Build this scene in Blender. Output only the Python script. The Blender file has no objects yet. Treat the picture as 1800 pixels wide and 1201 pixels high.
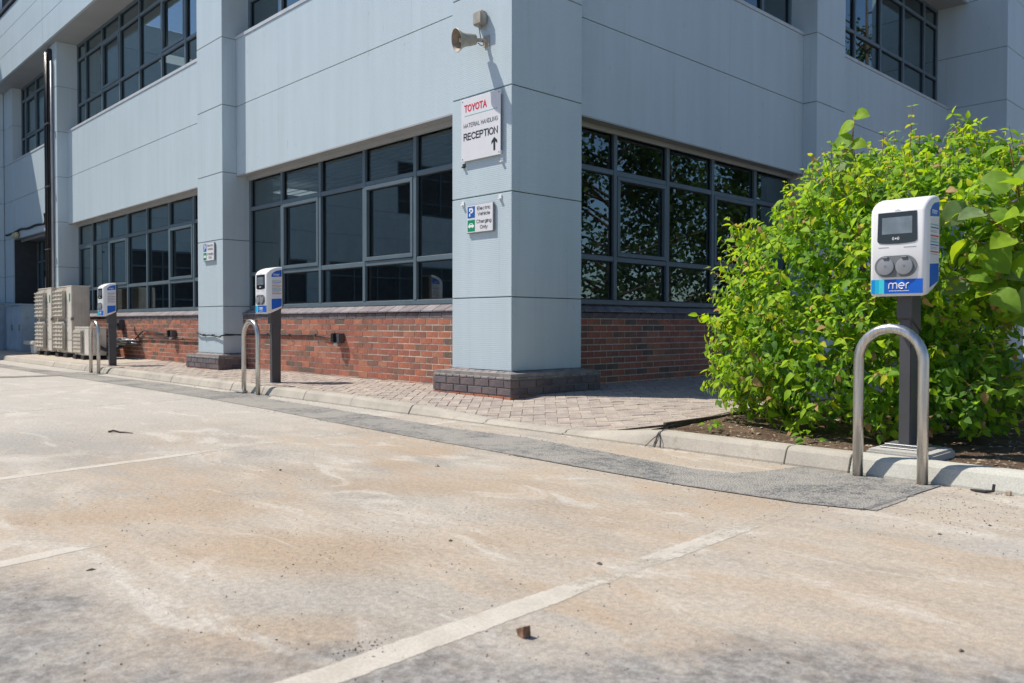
import bpy, bmesh, math, random
import numpy as np
from mathutils import Matrix, Vector, noise as mnoise
from math import radians as rad, sin, cos, pi, atan2, sqrt

random.seed(7)
RNG = np.random.default_rng(11)
scene = bpy.context.scene
COL = scene.collection

# ------------------------------------------------------------------ camera, sky, sun, exposure
cam_d = bpy.data.cameras.new("camera")
cam = bpy.data.objects.new("camera", cam_d)
COL.objects.link(cam)
CAM = Vector((5.7101, -5.2912, 0.7985))
YAW, PITCH, ROLL = 0.789655, -0.0194862, 0.0019723
fw = Vector((-sin(YAW) * cos(PITCH), cos(YAW) * cos(PITCH), sin(PITCH)))
rt0 = Vector((cos(YAW), sin(YAW), 0))
up0 = rt0.cross(fw)
rt = cos(ROLL) * rt0 + sin(ROLL) * up0
up = -sin(ROLL) * rt0 + cos(ROLL) * up0
m = Matrix.Identity(4)
for i in range(3):
    m[i][0], m[i][1], m[i][2], m[i][3] = rt[i], up[i], -fw[i], CAM[i]
cam.matrix_world = m
cam_d.sensor_width = 36
cam_d.lens = 1445.07 / 1800 * 36
cam_d.shift_x = (900 - 948.16) / 1800
cam_d.shift_y = (598.56 - 600.5) / 1800
cam_d.clip_start = 0.05
cam_d.clip_end = 2000
cam_d.dof.use_dof = True
cam_d.dof.focus_distance = 6.0
cam_d.dof.aperture_fstop = 4.5
scene.camera = cam
F_PX, U0, V0 = 1445.07, 948.16, 598.56


def project(p):
    """photo pixel of a point, and its depth (used only to rank pieces by their size in view)"""
    d = Vector(p) - CAM
    z = d.dot(fw)
    if z < 0.05:
        return None
    return U0 + F_PX * d.dot(rt) / z, V0 - F_PX * d.dot(up) / z, z


SUN_AZ = Vector((-0.83, -0.555, 0)).normalized()
SUN_EL = rad(56)
world = bpy.data.worlds.new("World")
scene.world = world
world.use_nodes = True
wn = world.node_tree
wn.nodes.clear()
sky = wn.nodes.new("ShaderNodeTexSky")
sky.sky_type = 'NISHITA'
sky.sun_disc = False
sky.sun_elevation = SUN_EL
sky.sun_rotation = atan2(SUN_AZ.x, SUN_AZ.y)
sky.dust_density = 0.6
sky.air_density = 1.0
sky.ozone_density = 5.0
bg = wn.nodes.new("ShaderNodeBackground")
bg.inputs[1].default_value = 0.112
wo = wn.nodes.new("ShaderNodeOutputWorld")
wn.links.new(sky.outputs[0], bg.inputs[0])
wn.links.new(bg.outputs[0], wo.inputs[0])

sun_d = bpy.data.lights.new("sun", 'SUN')
sun_d.energy = 5.0
sun_d.angle = rad(0.55)
sun_d.color = (1.0, 0.935, 0.835)
sun = bpy.data.objects.new("sun", sun_d)
COL.objects.link(sun)
travel = Vector((-SUN_AZ.x * cos(SUN_EL), -SUN_AZ.y * cos(SUN_EL), -sin(SUN_EL)))
sun.rotation_euler = travel.to_track_quat('-Z', 'Y').to_euler()
sun.location = (-20, -15, 40)

scene.view_settings.view_transform = 'Standard'
scene.view_settings.look = 'None'
scene.view_settings.exposure = 0.15
scene.view_settings.gamma = 1.0
scene.view_settings.use_curve_mapping = False
scene.render.engine = 'CYCLES'
scene.cycles.use_denoising = True
scene.cycles.max_bounces = 8
scene.cycles.transparent_max_bounces = 16
scene.cycles.caustics_reflective = False
scene.cycles.caustics_refractive = False


# ------------------------------------------------------------------ materials
def srgb(r, g, b):
    f = lambda c: (c / 12.92 if c <= 0.04045 else ((c + 0.055) / 1.055) ** 2.4)
    return tuple(f(c / 255) for c in (r, g, b))


class NT:
    """small node-tree writer"""
    def __init__(self, name):
        self.m = bpy.data.materials.new(name)
        self.m.use_nodes = True
        self.t = self.m.node_tree
        self.t.nodes.clear()
        self.out = self.t.nodes.new("ShaderNodeOutputMaterial")
        self._co = None

    def n(self, kind, **kw):
        nd = self.t.nodes.new(kind)
        for k, v in kw.items():
            setattr(nd, k, v)
        return nd

    def link(self, a, b):
        self.t.links.new(a, b)

    def co(self, scale=(1, 1, 1), which="Object"):
        tc = self.n("ShaderNodeTexCoord")
        mp = self.n("ShaderNodeMapping")
        mp.inputs["Scale"].default_value = scale
        self.link(tc.outputs[which], mp.inputs[0])
        return mp.outputs[0]

    def noise(self, vec, scale, detail=4, rough=0.55, dist=0.0):
        nd = self.n("ShaderNodeTexNoise")
        nd.inputs["Scale"].default_value = scale
        nd.inputs["Detail"].default_value = detail
        nd.inputs["Roughness"].default_value = rough
        nd.inputs["Distortion"].default_value = dist
        self.link(vec, nd.inputs["Vector"])
        return nd.outputs[0]

    def ramp(self, fac, a, b, lo=0.0, hi=1.0):
        nd = self.n("ShaderNodeMapRange")
        nd.clamp = True
        if a > b:
            a, b, lo, hi = b, a, hi, lo
        nd.interpolation_type = 'SMOOTHSTEP'
        nd.inputs["From Min"].default_value = a
        nd.inputs["From Max"].default_value = b
        nd.inputs["To Min"].default_value = lo
        nd.inputs["To Max"].default_value = hi
        self.link(fac, nd.inputs["Value"])
        return nd.outputs[0]

    def math(self, op, a, b=None, clamp=False):
        nd = self.n("ShaderNodeMath", operation=op)
        nd.use_clamp = clamp
        for i, v in enumerate((a, b)):
            if v is None:
                continue
            if isinstance(v, (int, float)):
                nd.inputs[i].default_value = v
            else:
                self.link(v, nd.inputs[i])
        return nd.outputs[0]

    def mix(self, fac, a, b, blend='MIX'):
        nd = self.n("ShaderNodeMixRGB", blend_type=blend)
        for i, v in enumerate((fac, a, b)):
            if isinstance(v, (int, float)):
                nd.inputs[i].default_value = v
            elif isinstance(v, tuple):
                nd.inputs[i].default_value = (*v[:3], 1)
            else:
                self.link(v, nd.inputs[i])
        return nd.outputs[0]

    def sepxyz(self, vec):
        nd = self.n("ShaderNodeSeparateXYZ")
        self.link(vec, nd.inputs[0])
        return nd.outputs

    def bump(self, h, strength=0.3, dist=0.01, normal=None):
        nd = self.n("ShaderNodeBump")
        nd.inputs["Strength"].default_value = strength
        nd.inputs["Distance"].default_value = dist
        self.link(h, nd.inputs["Height"])
        if normal is not None:
            self.link(normal, nd.inputs["Normal"])
        return nd.outputs[0]

    def bsdf(self, color, rough=0.6, metal=0.0, normal=None, spec=0.5, coat=0.0, alpha=None):
        p = self.n("ShaderNodeBsdfPrincipled")
        if isinstance(color, tuple):
            p.inputs["Base Color"].default_value = (*color[:3], 1)
        else:
            self.link(color, p.inputs["Base Color"])
        if isinstance(rough, (int, float)):
            p.inputs["Roughness"].default_value = rough
        else:
            self.link(rough, p.inputs["Roughness"])
        p.inputs["Metallic"].default_value = metal
        p.inputs["Specular IOR Level"].default_value = spec
        p.inputs["Coat Weight"].default_value = coat
        if normal is not None:
            self.link(normal, p.inputs["Normal"])
        if alpha is not None:
            self.link(alpha, p.inputs["Alpha"])
        self.link(p.outputs[0], self.out.inputs[0])
        return p


def simple(name, color, rough=0.6, metal=0.0, var=0.10, nscale=6.0, bump=0.0, bscale=60.0, spec=0.5, coat=0.0):
    t = NT(name)
    v = t.co()
    n1 = t.noise(v, nscale, 5)
    f = t.ramp(n1, 0.3, 0.7, 1 - var, 1 + var)
    c = t.mix(1.0, color, f, 'MULTIPLY')
    nor = None
    if bump:
        nor = t.bump(t.noise(v, bscale, 4), bump, 0.004)
    t.bsdf(c, rough, metal, nor, spec, coat)
    return t.m


def make_cladding(name, base, ribs=True):
    t = NT(name)
    v = t.co()
    streak = t.noise(t.co((4, 4, 0.30)), 1.3, 5)
    cloud = t.noise(v, 0.7, 3)
    f = t.ramp(t.math('ADD', t.math('MULTIPLY', streak, 0.6), t.math('MULTIPLY', cloud, 0.4)), 0.3, 0.7, 0.945, 1.035)
    c = t.mix(1.0, base, f, 'MULTIPLY')
    spots = t.ramp(t.noise(t.co((3, 3, 1.2)), 5.5, 2), 0.70, 0.78, 0.0, 0.25)
    c = t.mix(spots, c, (0.22, 0.21, 0.19))
    runs = t.ramp(t.noise(t.co((9, 9, 0.22)), 1.7, 3, 0.6), 0.62, 0.74, 0.0, 0.16)
    c = t.mix(runs, c, (0.27, 0.28, 0.27))
    x, y, z = t.sepxyz(v)
    nor = None
    if ribs:
        s = t.math('SINE', t.math('MULTIPLY', z, 2 * pi / 0.0185))
        wob = t.noise(t.co((1, 1, 40)), 1.6, 2)
        h = t.math('ADD', t.math('MULTIPLY', s, 0.5), t.math('MULTIPLY', wob, 0.6))
        nor = t.bump(h, 0.26, 0.0022)
    t.bsdf(c, 0.42, 0.0, nor, 0.45)
    return t.m


M = {}
M['clad'] = make_cladding('silver_cladding', (0.495, 0.585, 0.632))
M['clad_plain'] = make_cladding('plain_cladding', (0.49, 0.58, 0.627), False)
M['clad_cap'] = simple('pale_flashing', (0.50, 0.54, 0.57), 0.45, var=0.08)
M['joint'] = simple('joint_rubber', (0.05, 0.055, 0.06), 0.8)
M['soffit'] = simple('soffit_panel', (0.36, 0.37, 0.38), 0.55, var=0.06, nscale=1.5)
M['frame'] = simple('window_frame_paint', (0.105, 0.148, 0.178), 0.38, var=0.08, nscale=3)
M['frame_seal'] = simple('window_seal', (0.012, 0.014, 0.016), 0.6)
M['mortar'] = simple('mortar', (0.55, 0.47, 0.39), 0.9, var=0.18, nscale=14, bump=0.4)
M['mortar_dark'] = simple('dark_mortar', (0.25, 0.23, 0.21), 0.9, var=0.18, nscale=14, bump=0.4)


def brick_mat(name, a, b, mixscale=9):
    t = NT(name)
    v = t.co()
    n1 = t.noise(v, mixscale, 4)
    c = t.mix(t.ramp(n1, 0.38, 0.62), a, b)
    n2 = t.noise(v, 90, 3)
    c = t.mix(1.0, c, t.ramp(n2, 0.25, 0.75, 0.72, 1.2), 'MULTIPLY')
    t.bsdf(c, 0.85, 0, t.bump(n2, 0.6, 0.004), 0.3)
    return t.m


M['brick'] = [
    brick_mat('orange_red_brick', (0.46, 0.172, 0.105), (0.39, 0.142, 0.09)),
    brick_mat('red_brick', (0.385, 0.145, 0.10), (0.325, 0.125, 0.09)),
    brick_mat('brown_red_brick', (0.36, 0.15, 0.10), (0.26, 0.12, 0.088)),
    brick_mat('smoked_brick', (0.20, 0.125, 0.095), (0.29, 0.14, 0.098)),
    brick_mat('burnt_brick', (0.15, 0.105, 0.082), (0.19, 0.13, 0.098)),
    brick_mat('pale_red_brick', (0.46, 0.20, 0.13), (0.38, 0.165, 0.11)),
]
M['blue_brick'] = [
    brick_mat('purple_engineering_brick', (0.17, 0.135, 0.14), (0.125, 0.104, 0.114)),
    brick_mat('plum_engineering_brick', (0.195, 0.15, 0.15), (0.145, 0.12, 0.125)),
    brick_mat('slate_engineering_brick', (0.145, 0.13, 0.142), (0.185, 0.155, 0.16)),
]
M['slope_brick'] = [  # paler than the purple courses: sunlit glaze sheen put into the colour
    brick_mat('sheen_tinted_lilac_brick', (0.27, 0.245, 0.25), (0.21, 0.19, 0.20)),
    brick_mat('sheen_tinted_grey_brick', (0.24, 0.225, 0.235), (0.30, 0.27, 0.275)),
    brick_mat('sheen_tinted_plum_brick', (0.25, 0.215, 0.22), (0.19, 0.17, 0.18)),
]
M['paver'] = [
    brick_mat('dusty_paver', (0.44, 0.375, 0.32), (0.36, 0.31, 0.27), 7),
    brick_mat('grey_pink_paver', (0.40, 0.335, 0.29), (0.33, 0.28, 0.25), 7),
    brick_mat('pale_paver', (0.48, 0.415, 0.355), (0.42, 0.355, 0.30), 7),
    brick_mat('worn_paver', (0.36, 0.305, 0.265), (0.43, 0.37, 0.32), 7),
]


def make_glass():
    t = NT('tinted_glass')
    tr = t.n("ShaderNodeBsdfTransparent")
    tr.inputs[0].default_value = (0.40, 0.52, 0.58, 1)
    gl = t.n("ShaderNodeBsdfGlossy")
    gl.inputs["Roughness"].default_value = 0.0
    gl.inputs["Color"].default_value = (0.80, 0.96, 1.0, 1)
    v = t.co()
    nor = t.bump(t.noise(v, 0.8, 1), 0.02, 0.02)
    t.link(nor, gl.inputs["Normal"])
    fr = t.n("ShaderNodeFresnel")
    fr.inputs["IOR"].default_value = 1.9
    f2 = t.math('MULTIPLY', fr.outputs[0], 1.75, True)
    mx = t.n("ShaderNodeMixShader")
    t.link(f2, mx.inputs[0])
    t.link(tr.outputs[0], mx.inputs[1])
    t.link(gl.outputs[0], mx.inputs[2])
    t.link(mx.outputs[0], t.out.inputs[0])
    return t.m


M['glass'] = make_glass()


def make_road():
    t = NT('dusty_tarmac')
    v = t.co()
    x, y, z = t.sepxyz(v)
    rot = t.n("ShaderNodeMapping")
    rot.inputs["Rotation"].default_value = (0, 0, rad(-38))
    rot.inputs["Scale"].default_value = (0.55, 1.25, 1)
    t.link(v, rot.inputs[0])
    wash = rot.outputs[0]
    mid = t.noise(v, 3.0, 6, 0.65)
    fine = t.noise(v, 48, 5, 0.72)
    grain = t.noise(v, 190, 3, 0.7)
    big = t.noise(v, 0.55, 6, 0.62, 0.4)
    wsh = t.noise(wash, 1.5, 7, 0.66, 0.7)
    wsh2 = t.noise(wash, 4.6, 6, 0.66, 0.5)
    # worn grey surface under drifts of pale and sandy dust
    grey = t.mix(t.ramp(mid, 0.3, 0.7), (0.315, 0.296, 0.264), (0.415, 0.384, 0.342))
    pale = t.mix(t.ramp(wsh2, 0.35, 0.65), (0.415, 0.36, 0.297), (0.505, 0.455, 0.39))
    tan = (0.415, 0.305, 0.205)
    dust_m = t.ramp(t.math('ADD', t.math('MULTIPLY', big, 0.5), t.math('MULTIPLY', wsh, 0.5)), 0.37, 0.56)
    c = t.mix(dust_m, grey, pale)
    tn = t.math('ADD', t.math('MULTIPLY', t.noise(wash, 1.05, 7, 0.66, 0.6), 0.6), t.math('MULTIPLY', wsh2, 0.4))

    def stain(cx, cy, rx, ry, ang, amp):
        mp = t.n("ShaderNodeMapping")
        mp.vector_type = 'TEXTURE'
        mp.inputs["Location"].default_value = (cx, cy, 0)
        mp.inputs["Rotation"].default_value = (0, 0, rad(ang))
        mp.inputs["Scale"].default_value = (rx, ry, 1)
        t.link(v, mp.inputs[0])
        ln = t.n("ShaderNodeVectorMath", operation='LENGTH')
        t.link(mp.outputs[0], ln.inputs[0])
        d = t.math('ADD', ln.outputs["Value"], t.math('MULTIPLY', t.math('SUBTRACT', wsh, 0.5), 2.0))
        return t.ramp(d, 0.25, 1.15, amp, 0.0)
    st = None
    for q in ((3.05, -3.85, .75, .36, 45, .85), (2.1, -4.05, .8, .3, 60, .8), (2.55, -2.75, .95, .28, 40, .7), (3.4, -3.3, .5, .26, 45, .55),
              (3.55, -2.55, .6, .25, 35, .6), (1.5, -3.3, .8, .3, 50, .4), (4.9, -2.2, .6, .3, 40, .45), (3.75, -4.35, .45, .2, 45, .7), (4.75, -2.75, .5, .2, 40, .35)):
        a = stain(*q)
        st = a if st is None else t.math('MAXIMUM', st, a)
    tan_m = t.math('MAXIMUM', t.ramp(tn, 0.455, 0.60, 0, 0.70), t.math('MULTIPLY', st, 0.85))
    tan_m = t.math('MULTIPLY', tan_m, t.ramp(x, -3.0, 1.5, 0.25, 1.0))
    tan_m = t.math('MULTIPLY', tan_m, t.ramp(fine, 0.25, 0.7, 0.65, 1.1))
    c = t.mix(tan_m, c, tan)
    c = t.mix(t.ramp(x, 1.4, -2.5, 0.0, 0.65), c, (0.47, 0.45, 0.415))
    # pale cement-like smears
    sm = t.ramp(t.noise(wash, 2.3, 6, 0.66, 0.9), 0.535, 0.65, 0, 0.62)
    c = t.mix(sm, c, (0.57, 0.53, 0.47))
    # darker mottled grey over the nearest ground
    e = t.math('SUBTRACT', x, y)
    e = t.math('ADD', e, t.ramp(x, 3.8, 2.7, 0.0, 0.75))
    edge = t.math('ADD', e, t.math('MULTIPLY', t.math('SUBTRACT', t.noise(v, 1.9, 6, 0.68), 0.5), 1.5))
    near_grey = t.ramp(edge, 7.95, 8.5, 0.0, 0.88)
    near_grey = t.math('MULTIPLY', near_grey, t.ramp(t.noise(v, 2.2, 7, 0.72, 0.4), 0.30, 0.55, 0.45, 1.0))
    bare = t.mix(t.ramp(t.noise(v, 16.0, 7, 0.78), 0.36, 0.64), (0.13, 0.13, 0.132), (0.33, 0.325, 0.315))
    c = t.mix(near_grey, c, bare)
    # swept grey lane in the bays further along
    lane = t.math('MULTIPLY', stain(-.2, -3.95, 1.7, .75, 20, 1.0), t.ramp(mid, 0.36, 0.6, 0.2, 0.8))
    c = t.mix(t.math('MULTIPLY', lane, 0.7), c, (0.30, 0.29, 0.27))
    lane2 = t.math('MULTIPLY', stain(5.05, -1.9, .55, .28, 35, 1.0), 0.6)
    c = t.mix(lane2, c, (0.44, 0.435, 0.42))
    # dark scuffs
    sw = t.ramp(t.noise(wash, 3.4, 6, 0.7, 1.4), 0.60, 0.70, 0, 0.30)
    c = t.mix(sw, c, (0.27, 0.225, 0.18))
    c = t.mix(1.0, c, t.ramp(fine, 0.25, 0.75, 0.77, 1.17), 'MULTIPLY')
    c = t.mix(1.0, c, t.ramp(grain, 0.3, 0.7, 0.84, 1.12), 'MULTIPLY')
    pits = t.ramp(t.noise(v, 85, 2, 0.5), 0.66, 0.72, 0, 0.7)
    c = t.mix(t.math('MULTIPLY', pits, t.ramp(t.noise(v, 1.6, 4), 0.44, 0.60)), c, (0.14, 0.11, 0.085))
    h = t.math('ADD', t.math('MULTIPLY', fine, 0.6), t.math('MULTIPLY', grain, 0.4))
    t.bsdf(c, 0.92, 0, t.bump(h, 0.55, 0.010), 0.2)
    return t.m


M['road'] = make_road()


def make_patch():
    t = NT('fresh_tarmac')
    v = t.co()
    vo = t.n("ShaderNodeTexVoronoi")
    vo.inputs["Scale"].default_value = 92
    t.link(v, vo.inputs["Vector"])
    cell = t.ramp(vo.outputs["Color"], 0.1, 0.9, 0.0, 1.0)
    c = t.mix(cell, (0.075, 0.075, 0.078), (0.30, 0.295, 0.285))
    c = t.mix(t.ramp(t.noise(v, 60, 3), 0.60, 0.70, 0, 0.85), c, (0.45, 0.43, 0.40))
    c = t.mix(t.ramp(t.noise(v, 30, 5, 0.7), 0.55, 0.75, 0, 0.6), c, (0.06, 0.06, 0.062))
    d = t.ramp(t.math('ADD', t.math('MULTIPLY', t.noise(v, 1.6, 6, 0.68, 0.6), 0.7), t.math('MULTIPLY', t.noise(v, 14, 4), 0.3)), 0.38, 0.58, 0, 0.85)
    c = t.mix(d, c, (0.345, 0.325, 0.29))
    at = t.n("ShaderNodeAttribute")
    at.attribute_name = "edge"
    rag = t.math('ADD', t.math('MULTIPLY', t.noise(v, 13, 6, 0.75), 0.75), t.math('MULTIPLY', t.noise(v, 70, 3, 0.7), 0.35))
    a = t.ramp(t.math('SUBTRACT', t.math('ADD', rag, 0.16), at.outputs["Fac"]), 0.0, 0.14, 0.0, 1.0)
    t.bsdf(c, 0.9, 0, t.bump(vo.outputs["Distance"], 0.7, 0.010), 0.25, alpha=a)
    return t.m


M['patch'] = make_patch()
M['patch_seal'] = simple('bitumen_seal', (0.19, 0.185, 0.18), 0.85, var=0.35, nscale=20, bump=0.4)


def make_paint():
    t = NT('worn_line_paint')
    v = t.co()
    c = t.mix(t.ramp(t.noise(v, 9, 5), 0.35, 0.7), (0.60, 0.555, 0.485), (0.52, 0.475, 0.405))
    c = t.mix(1.0, c, t.ramp(t.noise(v, 120, 3), 0.3, 0.7, 0.88, 1.06), 'MULTIPLY')
    at = t.n("ShaderNodeAttribute")
    at.attribute_name = "wear"
    wear = at.outputs["Fac"]
    nn = t.math('ADD', t.math('MULTIPLY', t.noise(t.co((1, 0.5, 1)), 6, 6, 0.7), 0.6), t.math('MULTIPLY', t.noise(v, 34, 4, 0.7), 0.4))
    a = t.ramp(t.math('SUBTRACT', nn, wear), 0.0, 0.20, 0.0, 0.88)
    t.bsdf(c, 0.8, 0, None, 0.3, alpha=a)
    return t.m


M['paint'] = make_paint()


def make_concrete(name, a, b, dirt=0.35):
    t = NT(name)
    v = t.co()
    c = t.mix(t.ramp(t.noise(v, 2.5, 6, 0.65), 0.3, 0.7), a, b)
    c = t.mix(t.ramp(t.noise(v, 9, 5, 0.7), 0.52, 0.75, 0, dirt), c, (0.23, 0.19, 0.15))
    f = t.noise(v, 120, 4, 0.7)
    c = t.mix(1.0, c, t.ramp(f, 0.3, 0.7, 0.86, 1.1), 'MULTIPLY')
    t.bsdf(c, 0.88, 0, t.bump(f, 0.35, 0.004), 0.25)
    return t.m


M['kerb'] = make_concrete('weathered_kerb', (0.375, 0.345, 0.295), (0.47, 0.43, 0.365), 0.45)
M['kerb_new'] = make_concrete('new_kerb', (0.47, 0.465, 0.41), (0.52, 0.51, 0.455), 0.12)
M['bedding'] = make_concrete('sandy_bedding', (0.27, 0.235, 0.19), (0.40, 0.345, 0.28), 0.5)
M['sandy'] = make_concrete('dusty_concrete', (0.44, 0.385, 0.315), (0.50, 0.44, 0.365), 0.35)
M['plinth_conc'] = make_concrete('cast_concrete', (0.42, 0.41, 0.385), (0.48, 0.465, 0.43), 0.2)


def make_soil():
    t = NT('dry_soil')
    v = t.co()
    c = t.mix(t.ramp(t.noise(v, 5, 6, 0.7), 0.35, 0.68), (0.105, 0.070, 0.048), (0.29, 0.205, 0.135))
    c = t.mix(t.ramp(t.noise(v, 38, 5, 0.75), 0.3, 0.7, 0, 0.8), c, (0.15, 0.10, 0.07))
    c = t.mix(t.ramp(t.noise(v, 60, 4, 0.7), 0.62, 0.75, 0, 0.7), c, (0.45, 0.36, 0.26))
    t.bsdf(c, 0.95, 0, t.bump(t.noise(v, 45, 6, 0.75), 1.0, 0.03), 0.15)
    return t.m


M['soil'] = make_soil()
M['white'] = simple('white_plastic', (0.80, 0.80, 0.80), 0.32, var=0.02, nscale=2, spec=0.5)
M['casing'] = simple('charcoal_metal', (0.070, 0.070, 0.076), 0.42, var=0.10, nscale=4)
M['black'] = simple('black_plastic', (0.012, 0.012, 0.014), 0.3, var=0.1)
M['blackmat'] = simple('black_rubber', (0.022, 0.022, 0.024), 0.65, var=0.2)
M['bezel'] = simple('screen_bezel', (0.016, 0.017, 0.02), 0.12, var=0.05, coat=0.5)
M['sockgrey'] = simple('socket_grey', (0.175, 0.185, 0.195), 0.4, var=0.05)
M['socklid'] = simple('socket_lid_grey', (0.225, 0.235, 0.25), 0.38, var=0.05)
M['bluepanel'] = simple('blue_print', (0.0, 0.105, 0.53), 0.35, var=0.04)
M['cyan1'] = simple('cyan_print', (0.01, 0.42, 0.66), 0.35, var=0.03)
M['cyan2'] = simple('aqua_print', (0.05, 0.58, 0.66), 0.35, var=0.03)
M['cyan0'] = simple('azure_print', (0.0, 0.25, 0.62), 0.35, var=0.03)
M['whiteprint'] = simple('white_print', (0.83, 0.83, 0.83), 0.4, var=0.01)
M['redprint'] = simple('red_print', (0.62, 0.012, 0.045), 0.4, var=0.02)
M['darkprint'] = simple('dark_print', (0.018, 0.018, 0.022), 0.45, var=0.02)
M['greyprint'] = simple('grey_print', (0.34, 0.35, 0.37), 0.45, var=0.02)
M['tealprint'] = simple('teal_print', (0.20, 0.45, 0.45), 0.45, var=0.02)
M['greenprint'] = simple('green_print', (0.0, 0.255, 0.115), 0.4, var=0.02)
M['signblue'] = simple('sign_blue', (0.005, 0.11, 0.42), 0.4, var=0.02)
M['signwhite'] = simple('sign_white', (0.70, 0.70, 0.73), 0.4, var=0.02)
M['signgrey'] = simple('sign_back', (0.30, 0.31, 0.33), 0.5, var=0.05)
M['horn'] = simple('weathered_cream_plastic', (0.36, 0.335, 0.285), 0.5, var=0.15, nscale=12)
M['horn_in'] = simple('weathered_brown_plastic', (0.26, 0.205, 0.155), 0.6, var=0.3, nscale=12)
M['ac'] = simple('ac_cream_paint', (0.66, 0.62, 0.55), 0.5, var=0.08, nscale=3)
M['ac_side'] = simple('ac_side_paint', (0.52, 0.47, 0.405), 0.55, var=0.12, nscale=4)
M['ac_grille'] = simple('ac_grille_plastic', (0.50, 0.455, 0.385), 0.55, var=0.12, nscale=4)
M['cab'] = simple('blue_grey_cabinet_paint', (0.33, 0.41, 0.485), 0.45, var=0.12, nscale=3)
M['interior'] = simple('interior_paint', (0.30, 0.30, 0.29), 0.8)
M['carpet'] = simple('interior_carpet', (0.10, 0.10, 0.11), 0.95)
M['blind'] = simple('blind_slat', (0.55, 0.55, 0.53), 0.6)
M['alu'] = simple('grey_plate', (0.30, 0.305, 0.31), 0.4, 0.6, var=0.1)
M['conduit'] = simple('grey_conduit', (0.34, 0.35, 0.36), 0.4, 0.3, var=0.1)
M['clip'] = simple('sign_clip', (0.75, 0.75, 0.75), 0.4)
M['fragment'] = brick_mat('brick_crumb', (0.20, 0.115, 0.075), (0.30, 0.17, 0.11), 60)
M['pebble'] = simple('dark_pebble', (0.085, 0.07, 0.058), 0.9, var=0.4, nscale=40)
M['pebble2'] = simple('tan_pebble', (0.33, 0.25, 0.175), 0.9, var=0.4, nscale=40)
M['chip'] = simple('bark_chip', (0.21, 0.145, 0.095), 0.9, var=0.5, nscale=30)
M['chip2'] = simple('pale_chip', (0.46, 0.37, 0.275), 0.9, var=0.4, nscale=30)
M['edging'] = simple('dark_gap_shadow', (0.085, 0.07, 0.055), 0.9, var=0.3, nscale=20, bump=0.4)  # dark brown that colours in the shadow below the paving edge
M['bark'] = simple('tree_bark', (0.085, 0.065, 0.05), 0.95, var=0.3, nscale=10, bump=0.5)
M['twig'] = simple('young_stem', (0.20, 0.17, 0.075), 0.75, var=0.3, nscale=20)
M['redtwig'] = simple('reddish_stem', (0.26, 0.14, 0.075), 0.75, var=0.3, nscale=20)
M['amber'] = simple('amber_lens', (0.30, 0.085, 0.03), 0.4)
M['lampcream'] = simple('yellowed_lamp', (0.50, 0.45, 0.27), 0.45)
M['sky_screen'] = simple('display_glass', (0.17, 0.20, 0.225), 0.08, var=0.25, nscale=9, coat=1.0)


def make_steel():
    t = NT('brushed_steel')
    v = t.co((1, 1, 0.06))
    n1 = t.noise(v, 70, 3)
    c = t.mix(t.ramp(n1, 0.3, 0.7), (0.50, 0.475, 0.445), (0.66, 0.635, 0.60))
    r = t.ramp(t.noise(t.co(), 9, 4), 0.3, 0.7, 0.24, 0.40)
    t.bsdf(c, r, 1.0, t.bump(n1, 0.06, 0.002))
    return t.m


M['steel'] = make_steel()


def leaf_mat(name, col, trans):
    t = NT(name)
    v = t.co()
    c = t.mix(1.0, col, t.ramp(t.noise(v, 3.0, 3), 0.3, 0.7, 0.82, 1.18), 'MULTIPLY')
    p = t.bsdf(c, 0.58, 0, None, 0.25)
    tl = t.n("ShaderNodeBsdfTranslucent")
    tl.inputs[0].default_value = (*trans, 1)
    mx = t.n("ShaderNodeMixShader")
    mx.inputs[0].default_value = 0.48
    t.link(p.outputs[0], mx.inputs[1])
    t.link(tl.outputs[0], mx.inputs[2])
    t.link(mx.outputs[0], t.out.inputs[0])
    return t.m


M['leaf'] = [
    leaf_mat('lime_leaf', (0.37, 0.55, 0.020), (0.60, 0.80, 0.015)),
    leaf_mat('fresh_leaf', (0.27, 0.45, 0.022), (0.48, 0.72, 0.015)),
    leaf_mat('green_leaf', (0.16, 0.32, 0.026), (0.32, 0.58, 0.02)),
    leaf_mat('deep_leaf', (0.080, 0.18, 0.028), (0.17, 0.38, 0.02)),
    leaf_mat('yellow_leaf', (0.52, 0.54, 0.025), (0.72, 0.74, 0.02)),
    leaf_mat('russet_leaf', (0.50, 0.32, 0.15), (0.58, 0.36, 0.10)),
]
M['bigleaf'] = [
    leaf_mat('broad_green_leaf', (0.19, 0.33, 0.04), (0.40, 0.62, 0.02)),
    leaf_mat('broad_lime_leaf', (0.27, 0.42, 0.03), (0.55, 0.72, 0.02)),
    leaf_mat('broad_grey_leaf', (0.24, 0.33, 0.15), (0.32, 0.50, 0.05)),
]
M['treeleaf'] = [
    leaf_mat('tree_leaf', (0.035, 0.065, 0.018), (0.07, 0.13, 0.015)),
    leaf_mat('tree_leaf_light', (0.055, 0.095, 0.022), (0.10, 0.17, 0.02)),
    leaf_mat('tree_leaf_dark', (0.022, 0.042, 0.014), (0.05, 0.09, 0.012)),
]


def lit_panel():
    t = NT('lit_ceiling_lamp')
    e = t.n("ShaderNodeEmission")
    e.inputs[0].default_value = (1, 0.97, 0.9, 1)
    e.inputs[1].default_value = 0.55
    t.link(e.outputs[0], t.out.inputs[0])
    return t.m


M['lit'] = lit_panel()


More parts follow.
